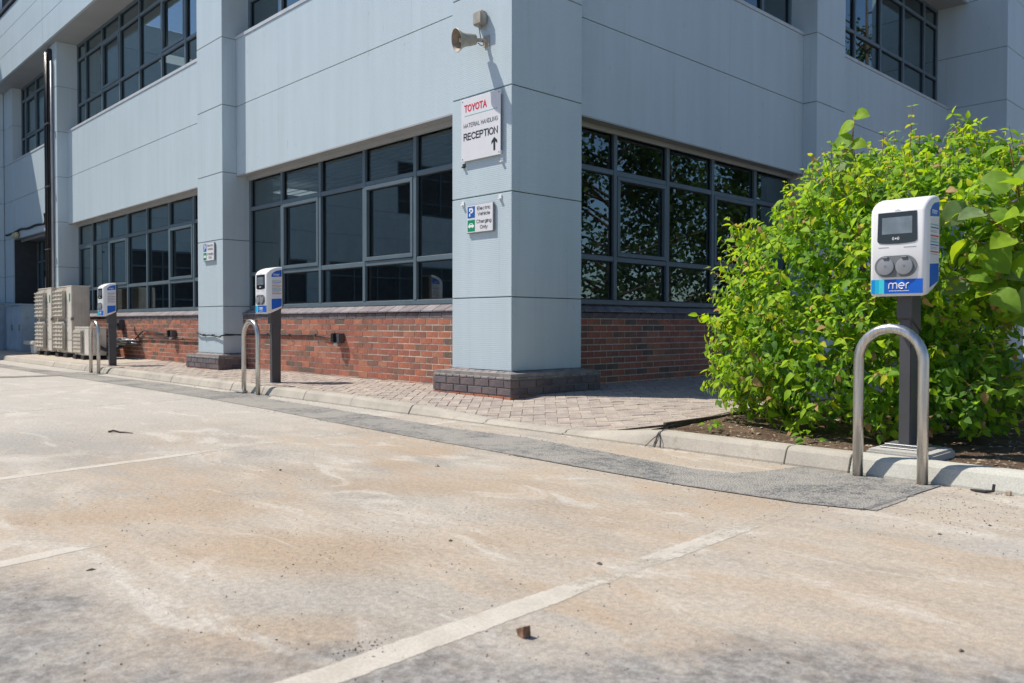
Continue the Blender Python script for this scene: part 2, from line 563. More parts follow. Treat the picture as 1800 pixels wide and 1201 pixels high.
# ------------------------------------------------------------------ mesh helpers
class MB:
    """collects faces, then becomes ONE mesh object"""
    def __init__(self):
        self.v, self.f, self.mi = [], [], []

    def add(self, verts, faces, mi=0):
        o = len(self.v)
        self.v += [tuple(p) for p in verts]
        self.f += [tuple(i + o for i in f) for f in faces]
        self.mi += [mi] * len(faces)
        return self

    def box(self, x0, x1, y0, y1, z0, z1, mi=0, fn=None):
        p = [(x, y, z) for x in (x0, x1) for y in (y0, y1) for z in (z0, z1)]
        if fn:
            p = [fn(*q) for q in p]
        f = [(0, 1, 3, 2), (4, 6, 7, 5), (0, 4, 5, 1), (2, 3, 7, 6), (0, 2, 6, 4), (1, 5, 7, 3)]
        return self.add(p, f, mi)

    def prism(self, pts, axis_fn, a, b, mi=0):
        """closed polygon pts (2d) swept from a to b; axis_fn(u,v,t)->xyz"""
        n = len(pts)
        vs = [axis_fn(u, v, a) for u, v in pts] + [axis_fn(u, v, b) for u, v in pts]
        fs = [tuple(range(n)), tuple(range(2 * n - 1, n - 1, -1))]
        fs += [(i, (i + 1) % n, n + (i + 1) % n, n + i) for i in range(n)]
        return self.add(vs, fs, mi)

    def tube(self, path, r, seg=10, mi=0, cap=True):
        path = [Vector(p) for p in path]
        rs = r if isinstance(r, (list, tuple)) else [r] * len(path)
        rings = []
        prev = None
        for i, p in enumerate(path):
            a = path[max(i - 1, 0)]
            b = path[min(i + 1, len(path) - 1)]
            d = (b - a).normalized()
            if prev is None:
                n = d.orthogonal().normalized()
            else:
                n = (prev - d * prev.dot(d))
                n = n.normalized() if n.length > 1e-6 else d.orthogonal().normalized()
            prev = n
            bb = d.cross(n)
            rings.append([p + rs[i] * (cos(2 * pi * k / seg) * n + sin(2 * pi * k / seg) * bb) for k in range(seg)])
        vs = [q for ring in rings for q in ring]
        fs = []
        for i in range(len(rings) - 1):
            for k in range(seg):
                fs.append((i * seg + k, i * seg + (k + 1) % seg, (i + 1) * seg + (k + 1) % seg, (i + 1) * seg + k))
        if cap:
            fs.append(tuple(range(seg - 1, -1, -1)))
            fs.append(tuple((len(rings) - 1) * seg + k for k in range(seg)))
        return self.add(vs, fs, mi)

    def lathe(self, prof, origin, axis, seg=24, mi=0):
        """prof: list of (radius, distance along axis)"""
        ax = Vector(axis).normalized()
        n = ax.orthogonal().normalized()
        b = ax.cross(n)
        o = Vector(origin)
        vs, fs = [], []
        for r, t in prof:
            for k in range(seg):
                vs.append(o + ax * t + r * (cos(2 * pi * k / seg) * n + sin(2 * pi * k / seg) * b))
        for i in range(len(prof) - 1):
            for k in range(seg):
                fs.append((i * seg + k, i * seg + (k + 1) % seg, (i + 1) * seg + (k + 1) % seg, (i + 1) * seg + k))
        return self.add(vs, fs, mi)

    def mesh(self, name, mats, smooth=False, bevel=0.0, recalc=True, seg=2):
        me = bpy.data.meshes.new(name)
        me.from_pydata(self.v, [], self.f)
        if not isinstance(mats, (list, tuple)):
            mats = [mats]
        for mm in mats:
            me.materials.append(mm)
        me.polygons.foreach_set("material_index", self.mi)
        if recalc or bevel:
            bm = bmesh.new()
            bm.from_mesh(me)
            if recalc:
                bmesh.ops.recalc_face_normals(bm, faces=bm.faces)
            if bevel:
                es = [e for e in bm.edges if len(e.link_faces) == 2 and e.calc_face_angle(0) > 0.5]
                bmesh.ops.bevel(bm, geom=es, offset=bevel, segments=seg, affect='EDGES', clamp_overlap=True)
            bm.to_mesh(me)
            bm.free()
        if smooth:
            me.polygons.foreach_set("use_smooth", [True] * len(me.polygons))
            if smooth != 'all':
                try:
                    me.set_sharp_from_angle(angle=rad(38))
                except Exception:
                    pass
        me.update()
        return me

    def obj(self, name, mats, parent=None, smooth=False, bevel=0.0, recalc=True, seg=2, **props):
        return link(name, self.mesh(name, mats, smooth, bevel, recalc, seg), parent, **props)


def link(name, me, parent=None, **props):
    o = bpy.data.objects.new(name, me)
    COL.objects.link(o)
    if parent is not None:
        o.parent = parent
    for k, v in props.items():
        o[k] = v
    return o


def thing(name, label, category, loc=(0, 0, 0), rotz=0.0, group=None):
    o = bpy.data.objects.new(name, None)
    o.empty_display_size = 0.1
    COL.objects.link(o)
    o.location = loc
    o.rotation_euler = (0, 0, rotz)
    o['label'] = label
    o['category'] = category
    if group:
        o['group'] = group
    return o


def tag(o, label, category, group=None, kind=None):
    o['label'] = label
    if category:
        o['category'] = category
    if group:
        o['group'] = group
    if kind:
        o['kind'] = kind
    return o


def copy_tree(root, loc, label, rotz=None, group=None):
    r = root.copy()
    COL.objects.link(r)
    r.location = loc
    if rotz is not None:
        r.rotation_euler = (0, 0, rotz)
    r['label'] = label
    if group:
        r['group'] = group

    def rec(src, dst):
        for ch in list(src.children):
            c = ch.copy()
            COL.objects.link(c)
            c.parent = dst
            rec(ch, c)
    rec(root, r)
    return r


def text_mesh(body, size, mat_, depth=0.0015, align='LEFT', xscale=1.0, offset=0.0, spacing=1.0):
    cu = bpy.data.curves.new("lettering", 'FONT')
    cu.body = body
    cu.size = size
    cu.extrude = depth
    cu.align_x = align
    cu.offset = offset
    cu.space_character = spacing
    o = bpy.data.objects.new("lettering", cu)
    COL.objects.link(o)
    dg = bpy.context.evaluated_depsgraph_get()
    me = bpy.data.meshes.new_from_object(o.evaluated_get(dg))
    bpy.data.objects.remove(o)
    me.name = "lettering"
    me.materials.clear()
    me.materials.append(mat_)
    if xscale != 1.0:
        me.transform(Matrix.Diagonal((xscale, 1, 1, 1)))
    return me


def _arc(cx, cy, rx, ry, a0, a1, n=10):
    return [(cx + rx * cos(rad(a0 + (a1 - a0) * k / n)), cy + ry * sin(rad(a0 + (a1 - a0) * k / n))) for k in range(n + 1)]


def glyph(ch):
    """width and strokes of a plain grotesque letter, cap height 1"""
    G = {
        'T': (.62, [[(0, 1), (.62, 1)], [(.31, 1), (.31, 0)]]),
        'O': (.76, [_arc(.38, .5, .38, .5, 0, 360, 26)]),
        'Y': (.66, [[(0, 1), (.33, .44), (.66, 1)], [(.33, .44), (.33, 0)]]),
        'A': (.68, [[(0, 0), (.34, 1), (.68, 0)], [(.13, .33), (.55, .33)]]),
        'R': (.62, [[(0, 0), (0, 1), (.36, 1)] + _arc(.36, .74, .22, .26, 90, -90, 8) + [(0, .48)], [(.34, .48), (.62, 0)]]),
        'P': (.58, [[(0, 0), (0, 1), (.36, 1)] + _arc(.36, .74, .22, .26, 90, -90, 8) + [(0, .48)]]),
        'E': (.54, [[(.53, 1), (0, 1), (0, 0), (.54, 0)], [(0, .53), (.48, .53)]]),
        'C': (.70, [_arc(.38, .5, .38, .5, 40, 320, 20)]),
        'I': (0, [[(0, 0), (0, 1)]]),
        'N': (.58, [[(0, 0), (0, 1), (.58, 0), (.58, 1)]]),
        'M': (.72, [[(0, 0), (0, 1), (.36, .06), (.72, 1), (.72, 0)]]),
        'L': (.48, [[(0, 1), (0, 0), (.48, 0)]]),
        'H': (.58, [[(0, 0), (0, 1)], [(.58, 0), (.58, 1)], [(0, .52), (.58, .52)]]),
        'D': (.64, [[(.0, 0), (0, 1), (.28, 1)] + _arc(.28, .5, .36, .5, 90, -90, 12) + [(0, 0)]]),
        'G': (.74, [_arc(.38, .5, .38, .5, 40, 350, 20) + [(.74, .46), (.42, .46)]]),
        'V': (.66, [[(0, 1), (.33, 0), (.66, 1)]]),
        'e': (.50, [[(.02, .37), (.49, .37)] + _arc(.25, .36, .25, .36, 2, 315, 16)]),
        'l': (0, [[(0, 0), (0, 1)]]),
        'c': (.46, [_arc(.25, .36, .25, .36, 45, 315, 14)]),
        't': (.26, [[(.11, .95), (.11, .1), (.26, 0)], [(0, .70), (.26, .70)]]),
        'r': (.26, [[(0, 0), (0, .72)], [(0, .45), (.1, .66), (.26, .71)]]),
        'i': (0, [[(0, 0), (0, .72)], [(0, .90), (0, 1.0)]]),
        'h': (.44, [[(0, 0), (0, 1)], [(0, .44)] + _arc(.22, .48, .22, .24, 170, 0, 8) + [(.44, 0)]]),
        'n': (.44, [[(0, 0), (0, .72)], [(0, .44)] + _arc(.22, .48, .22, .24, 170, 0, 8) + [(.44, 0)]]),
        'a': (.46, [[(.03, .58)] + _arc(.22, .52, .20, .20, 140, 0, 8) + [(.42, .05), (.47, 0)], [(.42, .42), (.16, .38)] + _arc(.16, .2, .15, .19, 100, 290, 8) + [(.42, .2)]]),
        'g': (.48, [_arc(.24, .37, .24, .35, 10, 350, 16), [(.48, .72), (.48, -.08)] + _arc(.25, -.06, .23, .22, -10, -160, 8)]),
        'y': (.48, [[(0, .72), (.24, .02)], [(.48, .72), (.18, -.22), (.04, -.26)]]),
        ' ': (.16, []),
    }
    return G[ch]


def text_on_front(body, x, y, z, width, height, mat_, parent, align='LEFT', bold=0.0, name="lettering"):
    """upright flat lettering facing -y, built from strokes; width = total width, height = cap height"""
    th = .135 + bold
    pen, strokes = 0.0, []
    for ch in body:
        w, st = glyph(ch)
        for q in st:
            strokes.append([(pen + u, v) for u, v in q])
        pen += w + .20
    total = pen - .20
    sx = (width - height * th) / total
    k = height * (1 - th)
    x0 = x - (width / 2 if align == 'CENTER' else 0) + height * th / 2
    b = MB()
    h = height * th / 2
    for n, q in enumerate(strokes):
        P = [Vector((x0 + u * sx, z + h + v * k)) for u, v in q]
        closed = (P[0] - P[-1]).length < 1e-5
        L, R = [], []
        for i_, p in enumerate(P):
            a = P[i_ - 1] if i_ > 0 else (P[-2] if closed else None)
            c = P[i_ + 1] if i_ < len(P) - 1 else (P[1] if closed else None)
            d1 = (p - a).normalized() if a is not None else None
            d2 = (c - p).normalized() if c is not None else None
            if d1 is None or d2 is None:
                d = d2 if d1 is None else d1
                nn = Vector((-d.y, d.x)) * h
                e = p - d * h if d1 is None else p + d * h
            else:
                n1, n2 = Vector((-d1.y, d1.x)), Vector((-d2.y, d2.x))
                mm = (n1 + n2)
                mm = mm.normalized() if mm.length > .05 else n1
                nn = mm * min(h / max(mm.dot(n1), .3), h * 2.2)
                e = p
            L.append(e + nn)
            R.append(e - nn)
        yy = y - .00008 * (n % 5)
        vs = [(v.x, yy, v.y) for v in L] + [(v.x, yy, v.y) for v in R]
        m_ = len(P)
        b.add(vs, [(i_, i_ + 1, m_ + i_ + 1, m_ + i_) for i_ in range(m_ - 1)])
    return b.obj(name, mat_, parent, recalc=False)


# ------------------------------------------------------------------ ground heights
KT = [(-60, .10), (-1.22, .098), (-.26, .082), (.74, .036), (1.05, .030), (1.75, .036), (2.45, .102), (60, .11)]


def kerb_top(x):
    for (a, za), (b, zb) in zip(KT, KT[1:]):
        if x <= b:
            return za + (zb - za) * (x - a) / (b - a)
    return .11


def zp(x, y):
    """height of the paved footway"""
    t = min(max((y + .86) / 1.16, 0), 1)
    k = kerb_top(x)
    return k + (.128 - k) * t ** 1.35


# ------------------------------------------------------------------ road sheet
mb = MB()
mb.add([(-300, -300, 0), (300, -300, 0), (300, 300, 0), (-300, 300, 0)], [(0, 1, 2, 3)])
road = mb.obj("road", M['road'], recalc=False)
tag(road, "pale dusty worn tarmac of the parking bays, stained tan and grey", "road", kind="structure")

# ------------------------------------------------------------------ facade frames
# s runs along a facade, d goes into the building, z up
class Fac:
    def __init__(self, ang, off):
        self.M = Matrix.Translation((*off, 0)) @ Matrix.Rotation(ang, 4, 'Z')

    def __call__(self, s, d, z):
        return tuple(self.M @ Vector((s, d, z)))


LEFT = Fac(0, (0, 0))
RIGHT = Fac(pi / 2, (0, 0))
WING = Fac(pi / 2, (-20.65, 0))

B = thing("office_building", "two storey office building clad in silver grey panels over a red brick base", "building")
SOF = 7.05     # soffit height

CAND = []      # candidate bricks: (score, wall part, matrix, kind index, mesh key)


def score_at(p, size):
    q = project(p)
    if q is None:
        return -1
    u, v, z = q
    if not (-20 < u < 1820 and -20 < v < 1221):
        return -1
    return size / z


BR_W, BR_H, BR_P, BR_C = 0.206, 0.0612, 0.2155, 0.0725
brick_meshes = {}


def brick_mesh(key):
    """key: (kind, material index, length in mm)"""
    if key in brick_meshes:
        return brick_meshes[key]
    kind, mi, ln = key
    L = ln / 1000
    mb = MB()
    if kind == 'stretcher':
        mb.box(0, L, 0, .05, 0, BR_H)
        me = mb.mesh("brick", M['brick'][mi], bevel=0.0018, seg=1)
    elif kind == 'blue':
        mb.box(0, L, 0, .05, 0, BR_H)
        me = mb.mesh("brick", M['blue_brick'][mi], bevel=0.003, seg=1)
    elif kind == 'slope':      # plinth stretcher with sloping top, rises going back
        mb.prism([(0, 0), (0, .016), (.135, .085), (.135, 0)], lambda u, v, t: (t, u, v), 0, L)
        me = mb.mesh("brick", M['slope_brick'][mi], bevel=0.002, seg=1)
    elif kind == 'slope_small':
        mb.prism([(0, 0), (0, .016), (.142, .070), (.142, 0)], lambda u, v, t: (t, u, v), 0, L)
        me = mb.mesh("brick", M['slope_brick'][mi], bevel=0.002, seg=1)
    brick_meshes[key] = me
    return me


def lay_course(part, fac, s0, s1, d, z, kind, shift, pick, pitch=BR_P, jitter=True):
    """one course of bricks along a facade, cut at both ends"""
    s = s0 - shift
    while s < s1 - .012:
        a, b = max(s + .005, s0 + .002), min(s + pitch - .005, s1 - .002)
        if b - a > .02:
            dj = random.uniform(-.0018, .0018) if jitter else 0
            mt = fac.M @ Matrix.Translation((a, d + dj, z)) @ Matrix.Rotation(random.uniform(-.003, .003), 4, 'Y')
            ln = int(round((b - a) * 1000))
            key = (kind, pick(), ln)
            sc = score_at(fac((a + b) / 2, d, z + .03), b - a)
            CAND.append((sc, part, mt, key))
        s += pitch


def pick_red():
    return random.choices(range(6), weights=(26, 24, 20, 14, 6, 10))[0]


def pick_blue():
    return random.randrange(3)


# ------------------------------------------------------------------ columns
def column(fac, s0, s1, d0, d1, name="column", ztop=SOF, zbot=.351, mat_=None):
    mat_ = mat_ or M['clad']
    core = MB()
    core.box(s0 + .01, s1 - .01, d0 + .01, d1, zbot + .005, ztop, fn=fac)
    c = core.obj(name, M['joint'], B)
    lev = [zbot] + [z for z in (1.06, 2.06, 3.06, 4.06, 5.06, 6.06, 7.06, 8.06) if zbot + .2 < z < ztop - .2] + [ztop]
    for a, b in zip(lev, lev[1:]):
        p = MB()
        p.box(s0, s1, d0, d1 - .002, a + .004, b - .004, fn=fac)
        p.obj("panel", mat_, c, bevel=0.004, seg=2)
    return c


column(LEFT, -.893, 0, 0, .979)
column(LEFT, -7.24, -6.33, 0, .8)
column(LEFT, -15.76, -14.83, 0, .8)
column(LEFT, -20.63, -19.72, .2, .8, zbot=.12)
column(RIGHT, 6.054, 6.96, 0, .8)
# far block on the right side that steps forward
column(RIGHT, 11.93, 13.2, -.844, .7, zbot=.12, ztop=8.6)


# ------------------------------------------------------------------ plinths under the columns
def plinth(s0, s1, d1, zb):
    """brick plinth round a column on the left facade, s0..s1 column width, sticking out .14"""
    o = .14
    core = MB()
    core.box(s0 - o + .012, s1 + o - .012, -o + .012, d1 - .01, zb - .1, .335)
    part = core.obj("plinth", M['mortar_dark'], B)
    zs = (.078, .135 + .002, .2095)
    RT = Fac(pi / 2, (s1, 0))
    for k, z in enumerate((.062, .1365, .209)):
        kind, pk = ('stretcher', pick_red) if k == 0 else ('blue', pick_blue)
        lay_course(part, LEFT, s0 - o, s1 + o, -o, z, kind, (.1 if k % 2 else 0), pk)
        lay_course(part, RT, -o, d1, -o, z, kind, (.1 if k % 2 == 0 else 0), pk)
    # sloping top course, mitred at the corner: front, right and left
    z0, ho, hi = .2815, .016, .070
    def slope_run(f, a, b, mit0, mit1):
        n = max(1, int(round((b - a) / .1078)))
        w = (b - a) / n
        for i in range(n):
            mbb = MB()
            p, q = a + i * w + .004, a + (i + 1) * w - .004
            pi_, qi = p, q
            if i == 0 and mit0:
                p, pi_ = a + .0, a + o
            if i == n - 1 and mit1:
                q, qi = b - .0, b - o
            if qi - pi_ < .01:
                qi = pi_ + .01
            vs = [(p, -o, z0), (q, -o, z0), (q, -o, z0 + ho), (p, -o, z0 + ho),
                  (pi_, .0, z0), (qi, .0, z0), (qi, .0, z0 + hi), (pi_, .0, z0 + hi)]
            vs = [f(*v) for v in vs]
            mbb.add(vs, [(0, 1, 2, 3), (3, 2, 6, 7), (4, 7, 6, 5), (0, 3, 7, 4), (1, 5, 6, 2), (0, 4, 5, 1)])
            mbb.obj("brick", M['slope_brick'][pick_blue()], part, bevel=.002, seg=1)
    slope_run(LEFT, s0 - o, s1 + o, True, True)
    slope_run(RT, -o, d1 + .01, True, False)
    LT = Fac(-pi / 2, (s0, 0))
    slope_run(LT, -d1, o, False, True)
    return part


def corner_plinth():
    o = .14
    s0, s1, d1 = -.893, 0.0, .979
    core = MB()
    core.box(s0 - o + .012, s1 + o - .012, -o + .012, d1 + o - .012, -.02, .335)
    part = core.obj("plinth", M['mortar_dark'], B)
    for k, z in enumerate((.062, .1365, .209)):
        kind, pk = ('stretcher', pick_red) if k == 0 else ('blue', pick_blue)
        lay_course(part, LEFT, s0 - o, s1 + o, -o, z, kind, (.1 if k % 2 else 0), pk)
        lay_course(part, RIGHT, -o, d1 + o, -o, z, kind, (.1 if k % 2 == 0 else 0), pk)
        END = Fac(pi, (0, d1))
        lay_course(part, END, -.14, .5, -o, z, kind, 0, pk)
    z0, ho, hi = .2815, .016, .070
    def slope_run(f, a, b, m0, m1):
        n = int(round((b - a) / .1078))
        w = (b - a) / n
        for i in range(n):
            mbb = MB()
            p, q = a + i * w + .004, a + (i + 1) * w - .004
            pt, qt = max(p, a + o) if m0 else p, min(q, b - o) if m1 else q
            if qt - pt < .004:
                # brick lies wholly in the mitre: a triangle towards the corner
                if p < a + o:
                    pt = qt = a + o
                else:
                    pt = qt = b - o
                pt -= .002
                qt += .002
            vs = [(p, -o, z0), (q, -o, z0), (q, -o, z0 + ho), (p, -o, z0 + ho),
                  (pt, .0, z0), (qt, .0, z0), (qt, .0, z0 + hi), (pt, .0, z0 + hi)]
            # squared pieces away from the mitre keep their width up the slope
            mbb.add([f(*v) for v in vs], [(0, 1, 2, 3), (3, 2, 6, 7), (4, 7, 6, 5), (0, 3, 7, 4), (1, 5, 6, 2), (0, 4, 5, 1)])
            mbb.obj("brick", M['slope_brick'][pick_blue()], part, bevel=.002, seg=1)
    slope_run(LEFT, s0 - o, s1 + o, True, True)
    slope_run(RIGHT, -o, d1 + o, True, True)
    return part


corner_plinth()
plinth(-7.24, -6.33, .30, .1)
plinth(-15.76, -14.83, .30, .1)


# ------------------------------------------------------------------ brick walls under the windows
def dwarf_wall(fac, s0, s1, d, rows=11):
    core = MB()
    core.box(s0, s1, d + .0032, d + .30, -.05, .9, fn=fac)
    part = core.obj("brick_wall", M['mortar'], B)
    for k in range(rows):
        lay_course(part, fac, s0, s1, d, .865 - BR_C * (k + 1) + .0047, 'stretcher', (0 if k % 2 else BR_P / 2) + .05, pick_red)
    lay_course(part, fac, s0, s1, d - .004, .865 + .003, 'blue', .09, pick_blue)
    lay_course(part, fac, s0, s1, d - .022, .9375, 'slope', .02, pick_blue, jitter=False)
    c2 = MB()
    c2.box(s0, s1, d + .11, d + .25, .9, 1.03, fn=fac)
    c2.obj("sill_bed", M['mortar_dark'], part)
    return part


dwarf_wall(LEFT, -6.33, -.893, .31)
dwarf_wall(LEFT, -14.83, -7.24, .31)
dwarf_wall(RIGHT, .979, 6.054, .35)
dwarf_wall(RIGHT, 6.96, 11.93, .35)


# ------------------------------------------------------------------ windows
def window(fac, s0, s1, z0, z1, mulls, trans, casements=(), d=.41, detail=True, sealed=True):
    fr = MB()
    w, dep = .055, .07
    fr.box(s0, s1, d, d + dep, z0, z0 + w, fn=fac)
    fr.box(s0, s1, d, d + dep, z1 - w, z1, fn=fac)
    fr.box(s0, s0 + w, d, d + dep, z0 + w, z1 - w, fn=fac)
    fr.box(s1 - w, s1, d, d + dep, z0 + w, z1 - w, fn=fac)
    win = fr.obj("window", M['frame'], B, bevel=.004, seg=1)
    ms = [s for s in mulls if s0 + .08 < s < s1 - .08]
    for s in ms:
        b = MB()
        b.box(s - .029, s + .029, d - .004, d + dep, z0 + w, z1 - w, fn=fac)
        b.obj("mullion", M['frame'], win, bevel=.004, seg=1)
    edges = [s0 + w - .029] + ms + [s1 - w + .029]
    zed = [z0 + w - .029] + list(trans) + [z1 - w + .029]
    for i, (a, b_) in enumerate(zip(edges, edges[1:])):
        a, b_ = a + .029, b_ - .029
        for z in trans:
            t = MB()
            t.box(a, b_, d + .002, d + dep, z - .029, z + .029, fn=fac)
            t.obj("transom", M['frame'], win, bevel=.004, seg=1)
        for j, (c, e) in enumerate(zip(zed, zed[1:])):
            c, e = c + .029, e - .029
            if (i, j) in casements:
                f = MB()
                q, o = .05, .012
                f.box(a + .004, b_ - .004, d - o, d + .045, c + .004, c + q, fn=fac)
                f.box(a + .004, b_ - .004, d - o, d + .045, e - q, e - .004, fn=fac)
                f.box(a + .004, a + q, d - o, d + .045, c + q, e - q, fn=fac)
                f.box(b_ - q, b_ - .004, d - o, d + .045, c + q, e - q, fn=fac)
                f.obj("casement", M['frame'], win, bevel=.003, seg=1)
                g = (a + q, b_ - q, c + q, e - q)
            else:
                g = (a, b_, c, e)
            if sealed:
                sb = MB()
                k = .012
                a2, b2, c2, e2 = g
                sb.box(a2, b2, d + .030, d + .036, c2, c2 + k, fn=fac)
                sb.box(a2, b2, d + .030, d + .036, e2 - k, e2, fn=fac)
                sb.box(a2, a2 + k, d + .030, d + .036, c2 + k, e2 - k, fn=fac)
                sb.box(b2 - k, b2, d + .030, d + .036, c2 + k, e2 - k, fn=fac)
                sb.obj("seal", M['frame_seal'], win)
            p = MB()
            p.add([fac(g[0] - .003, d + .04, g[2] - .003), fac(g[1] + .003, d + .04, g[2] - .003),
                   fac(g[1] + .003, d + .04, g[3] + .003), fac(g[0] - .003, d + .04, g[3] + .003)], [(0, 1, 2, 3)])
            # a slight lean of each pane makes reflections break from pane to pane
            p.obj("pane", M['glass'], win, recalc=False)
    return win


def spandrel(fac, s0, s1, d=.215, z0=3.03, z1=5.06, mat_=None):
    mat_ = mat_ or M['clad']
    core = MB()
    core.box(s0, s1, d + .012, d + .24, z0 + .012, z1 + .03, fn=fac)
    c = core.obj("spandrel", M['joint'], B)
    lev = [z0, (z0 + z1) / 2 + .015, z1]
    for a, b in zip(lev, lev[1:]):
        p = MB()
        p.box(s0 + .003, s1 - .003, d, d + .10, a + (.004 if a > z0 else 0), b - .004, fn=fac)
        p.obj("panel", mat_, c, bevel=.003, seg=1)
    p = MB()
    n = max(2, int((s1 - s0) / 1.4))
    for i in range(n):
        a, b = s0 + (s1 - s0) * i / n, s0 + (s1 - s0) * (i + 1) / n
        p = MB()
        p.prism([(d - .012, z1 - .002), (d - .012, z1 + .045), (d + .20, z1 + .075), (d + .20, z1 - .002)],
                lambda u, v, t: fac(t, u, v), a + .0025, b - .0025)
        p.obj("sill", M['clad_cap'], c)
    p = MB()
    p.box(s0 + .003, s1 - .003, d + .1005, d + .30, z0 - .004, z0 + .010, fn=fac)
    p.box(s0 + .003, s1 - .003, d - .006, d + .1, z0 - .016, z0 - .0005, fn=fac)
    p.obj("drip_trim", M['soffit'], c)
    # dark pressing between the drip and the window head
    p = MB()
    p.box(s0 + .003, s1 - .003, d + .16, d + .20, z0 - .06, z0 - .005, fn=fac)
    p.obj("head_pressing", M['soffit'], c)
    return c


MB1 = [-5.30, -4.235, -3.165, -2.095, -1.025]
MB2 = [-13.84, -12.755, -11.66, -10.60, -9.505, -8.42]
MR1 = [2.005, 3.01, 4.0, 5.06]
MR2 = [8.20, 9.22, 10.22, 11.23]
LZ, UZ = (1.025, 3.06), (5.12, SOF)
TL, TU = (1.55, 2.54), (5.685, 6.69)
window(LEFT, -6.33, -.893, *LZ, MB1, TL, {(1, 1), (3, 1)})
window(LEFT, -6.33, -.893, *UZ, MB1, TU, {(1, 1)})
window(LEFT, -14.83, -7.24, *LZ, MB2, TL, {(0, 1), (2, 1), (5, 1)})
window(LEFT, -14.83, -7.24, *UZ, [-14.22, -13.11, -12.03, -10.93, -9.805, -8.73], TU, {(2, 1), (5, 1)})
window(LEFT, -19.72, -15.76, *UZ, [-19.28, -18.27, -17.2, -16.4], TU, {(1, 1)})
window(RIGHT, .979, 6.054, *LZ, MR1, TL, {(1, 1), (3, 1)})
window(RIGHT, .979, 6.054, *UZ, [2.0, 3.05, 4.1, 5.23], TU)
window(RIGHT, 6.96, 11.93, *UZ, MR2, TU)
window(RIGHT, 6.96, 11.93, *LZ, MR2, TL)
for f, a, b in ((LEFT, -6.33, -.893), (LEFT, -14.83, -7.24), (RIGHT, .979, 6.054), (RIGHT, 6.96, 11.93)):
    spandrel(f, a, b)
spandrel(LEFT, -19.72, -15.76, z0=3.03)
# deep-set entrance below the last bay
window(LEFT, -19.72, -15.76, .14, 3.03, [-19.25, -18.05, -16.9], (2.45,), d=.75)
mb = MB()
mb.box(-19.05, -18.22, .742, .752, .16, 2.2)
dr = mb.obj("door", M['black'], B)
MB().box(-18.85, -18.72, .725, .741, 1.62, 2.02).obj("notice", M['whiteprint'], dr)
mb = MB()
mb.box(-19.715, -15.765, .33, .80, 3.0305, 3.06)
mb.obj("lintel", M['soffit'], B)
mb = MB()
mb.box(-19.7195, -19.70, .225, .80, .14, 3.02)
mb.obj("dark_liner", M['joint'], B)  # dark sheet added over the pier's side to blacken the entrance recess
mb = MB()
mb.box(-20.62, -15.77, .32, .9, .02, .135)
mb.obj("doorstep", M['plinth_conc'], B)

# eaves: soffit, fascia, roof
so = MB()
so.box(-20.65, -.002, -.14, .5, SOF, SOF + .05)
so.box(-.5, .14, .5002, 11.93, SOF, SOF + .05)
so.box(-.002, .14, -.14, .5, SOF, SOF + .05)
so.obj("soffit", M['soffit'], B)
for (zz0, zz1) in ((SOF - .01, 7.61), (7.61, 8.16), (8.16, 8.66)):
    x = -20.65
    segs = [(-20.65, -15.3), (-15.3, -9.3), (-9.3, -3.3), (-3.3, .15)]
    for a, b in segs:
        p = MB()
        p.box(a + .003, b - .003, -.15, -.10, zz0 + .005, zz1 - .005)
        p.obj("fascia_panel", M['clad_plain'], B, bevel=.003, seg=1)
    for a, b in ((-.10, 5.9), (5.9, 11.925)):
        p = MB()
        p.box(.10, .15, a + .003, b - .003, zz0 + .005, zz1 - .005)
        p.obj("fascia_panel", M['clad_plain'], B, bevel=.003, seg=1)
mb = MB()
mb.box(-20.65, .08, -.08, 14, 7.11, 8.6)
mb.box(-20.65, .12, -.12, -.09, 7.09, 8.68)
mb.box(.085, .10, -.12, 11.9, 7.09, 8.68)
mb.obj("roof", M['joint'], B)
mb = MB()
mb.box(-20.65, .2, -.19, .2, 8.70, 8.78)
mb.obj("gutter", M['casing'], B)
mb = MB()
mb.box(-20.65, -.5, .25, 14, 8.79, 9.4)
mb.obj("parapet", M['clad_plain'], B)

# rooms behind the glass
for nm, (z0, z1), lights in (("ground_room", (.13, 3.35), ((-8.2, 2.2, 3.2), (-10.2, 2.4, 3.2))),
                             ("upper_room", (4.30, 7.09), ((-13.4, 2.0, 6.75),))):
    mb = MB()
    mb.box(-20.4, -.6, .9, 13.6, z0 - .05, z0)
    fl = mb.obj(nm, M['carpet'], B)
    mb = MB()
    mb.box(-20.4, -.6, .62, 13.6, z1 + .001, z1 + .015)
    mb.obj("ceiling_tiles", M['interior'], fl)
    mb = MB()
    mb.box(-20.4, -5.5, 6.4, 6.5, z0, z1)
    mb.box(-5.6, -5.5, 6.5, 13.6, z0, z1)
    mb.box(-11.2, -11.1, 3.2, 6.4, z0, z1)
    mb.box(-20.5, -20.4, .62, 13.6, z0, z1)
    mb.box(-20.4, -.6, 13.6, 13.7, z0, z1)
    mb.obj("partition", M['interior'], fl)
    for (x, y, z) in lights:
        l = MB()
        for k in range(6):
            l.box(x - .3 + .1 * k + .01, x - .3 + .1 * k + .08, y - .3, y + .3, z, z + .02)
        l.obj("ceiling_lamp", M['lit'], fl)
    d = MB()
    for (x, y) in ((-3.5, 2.2), (-8.5, 2.0), (-12.5, 2.3), (-2.6, 5.2)):
        d.box(x - .8, x + .8, y - .4, y + .4, z0 + .70, z0 + .74)
        d.box(x - .75, x - .7, y - .35, y + .35, z0, z0 + .70)
        d.box(x + .7, x + .75, y - .35, y + .35, z0, z0 + .70)
    d.obj("desk", M['interior'], fl)
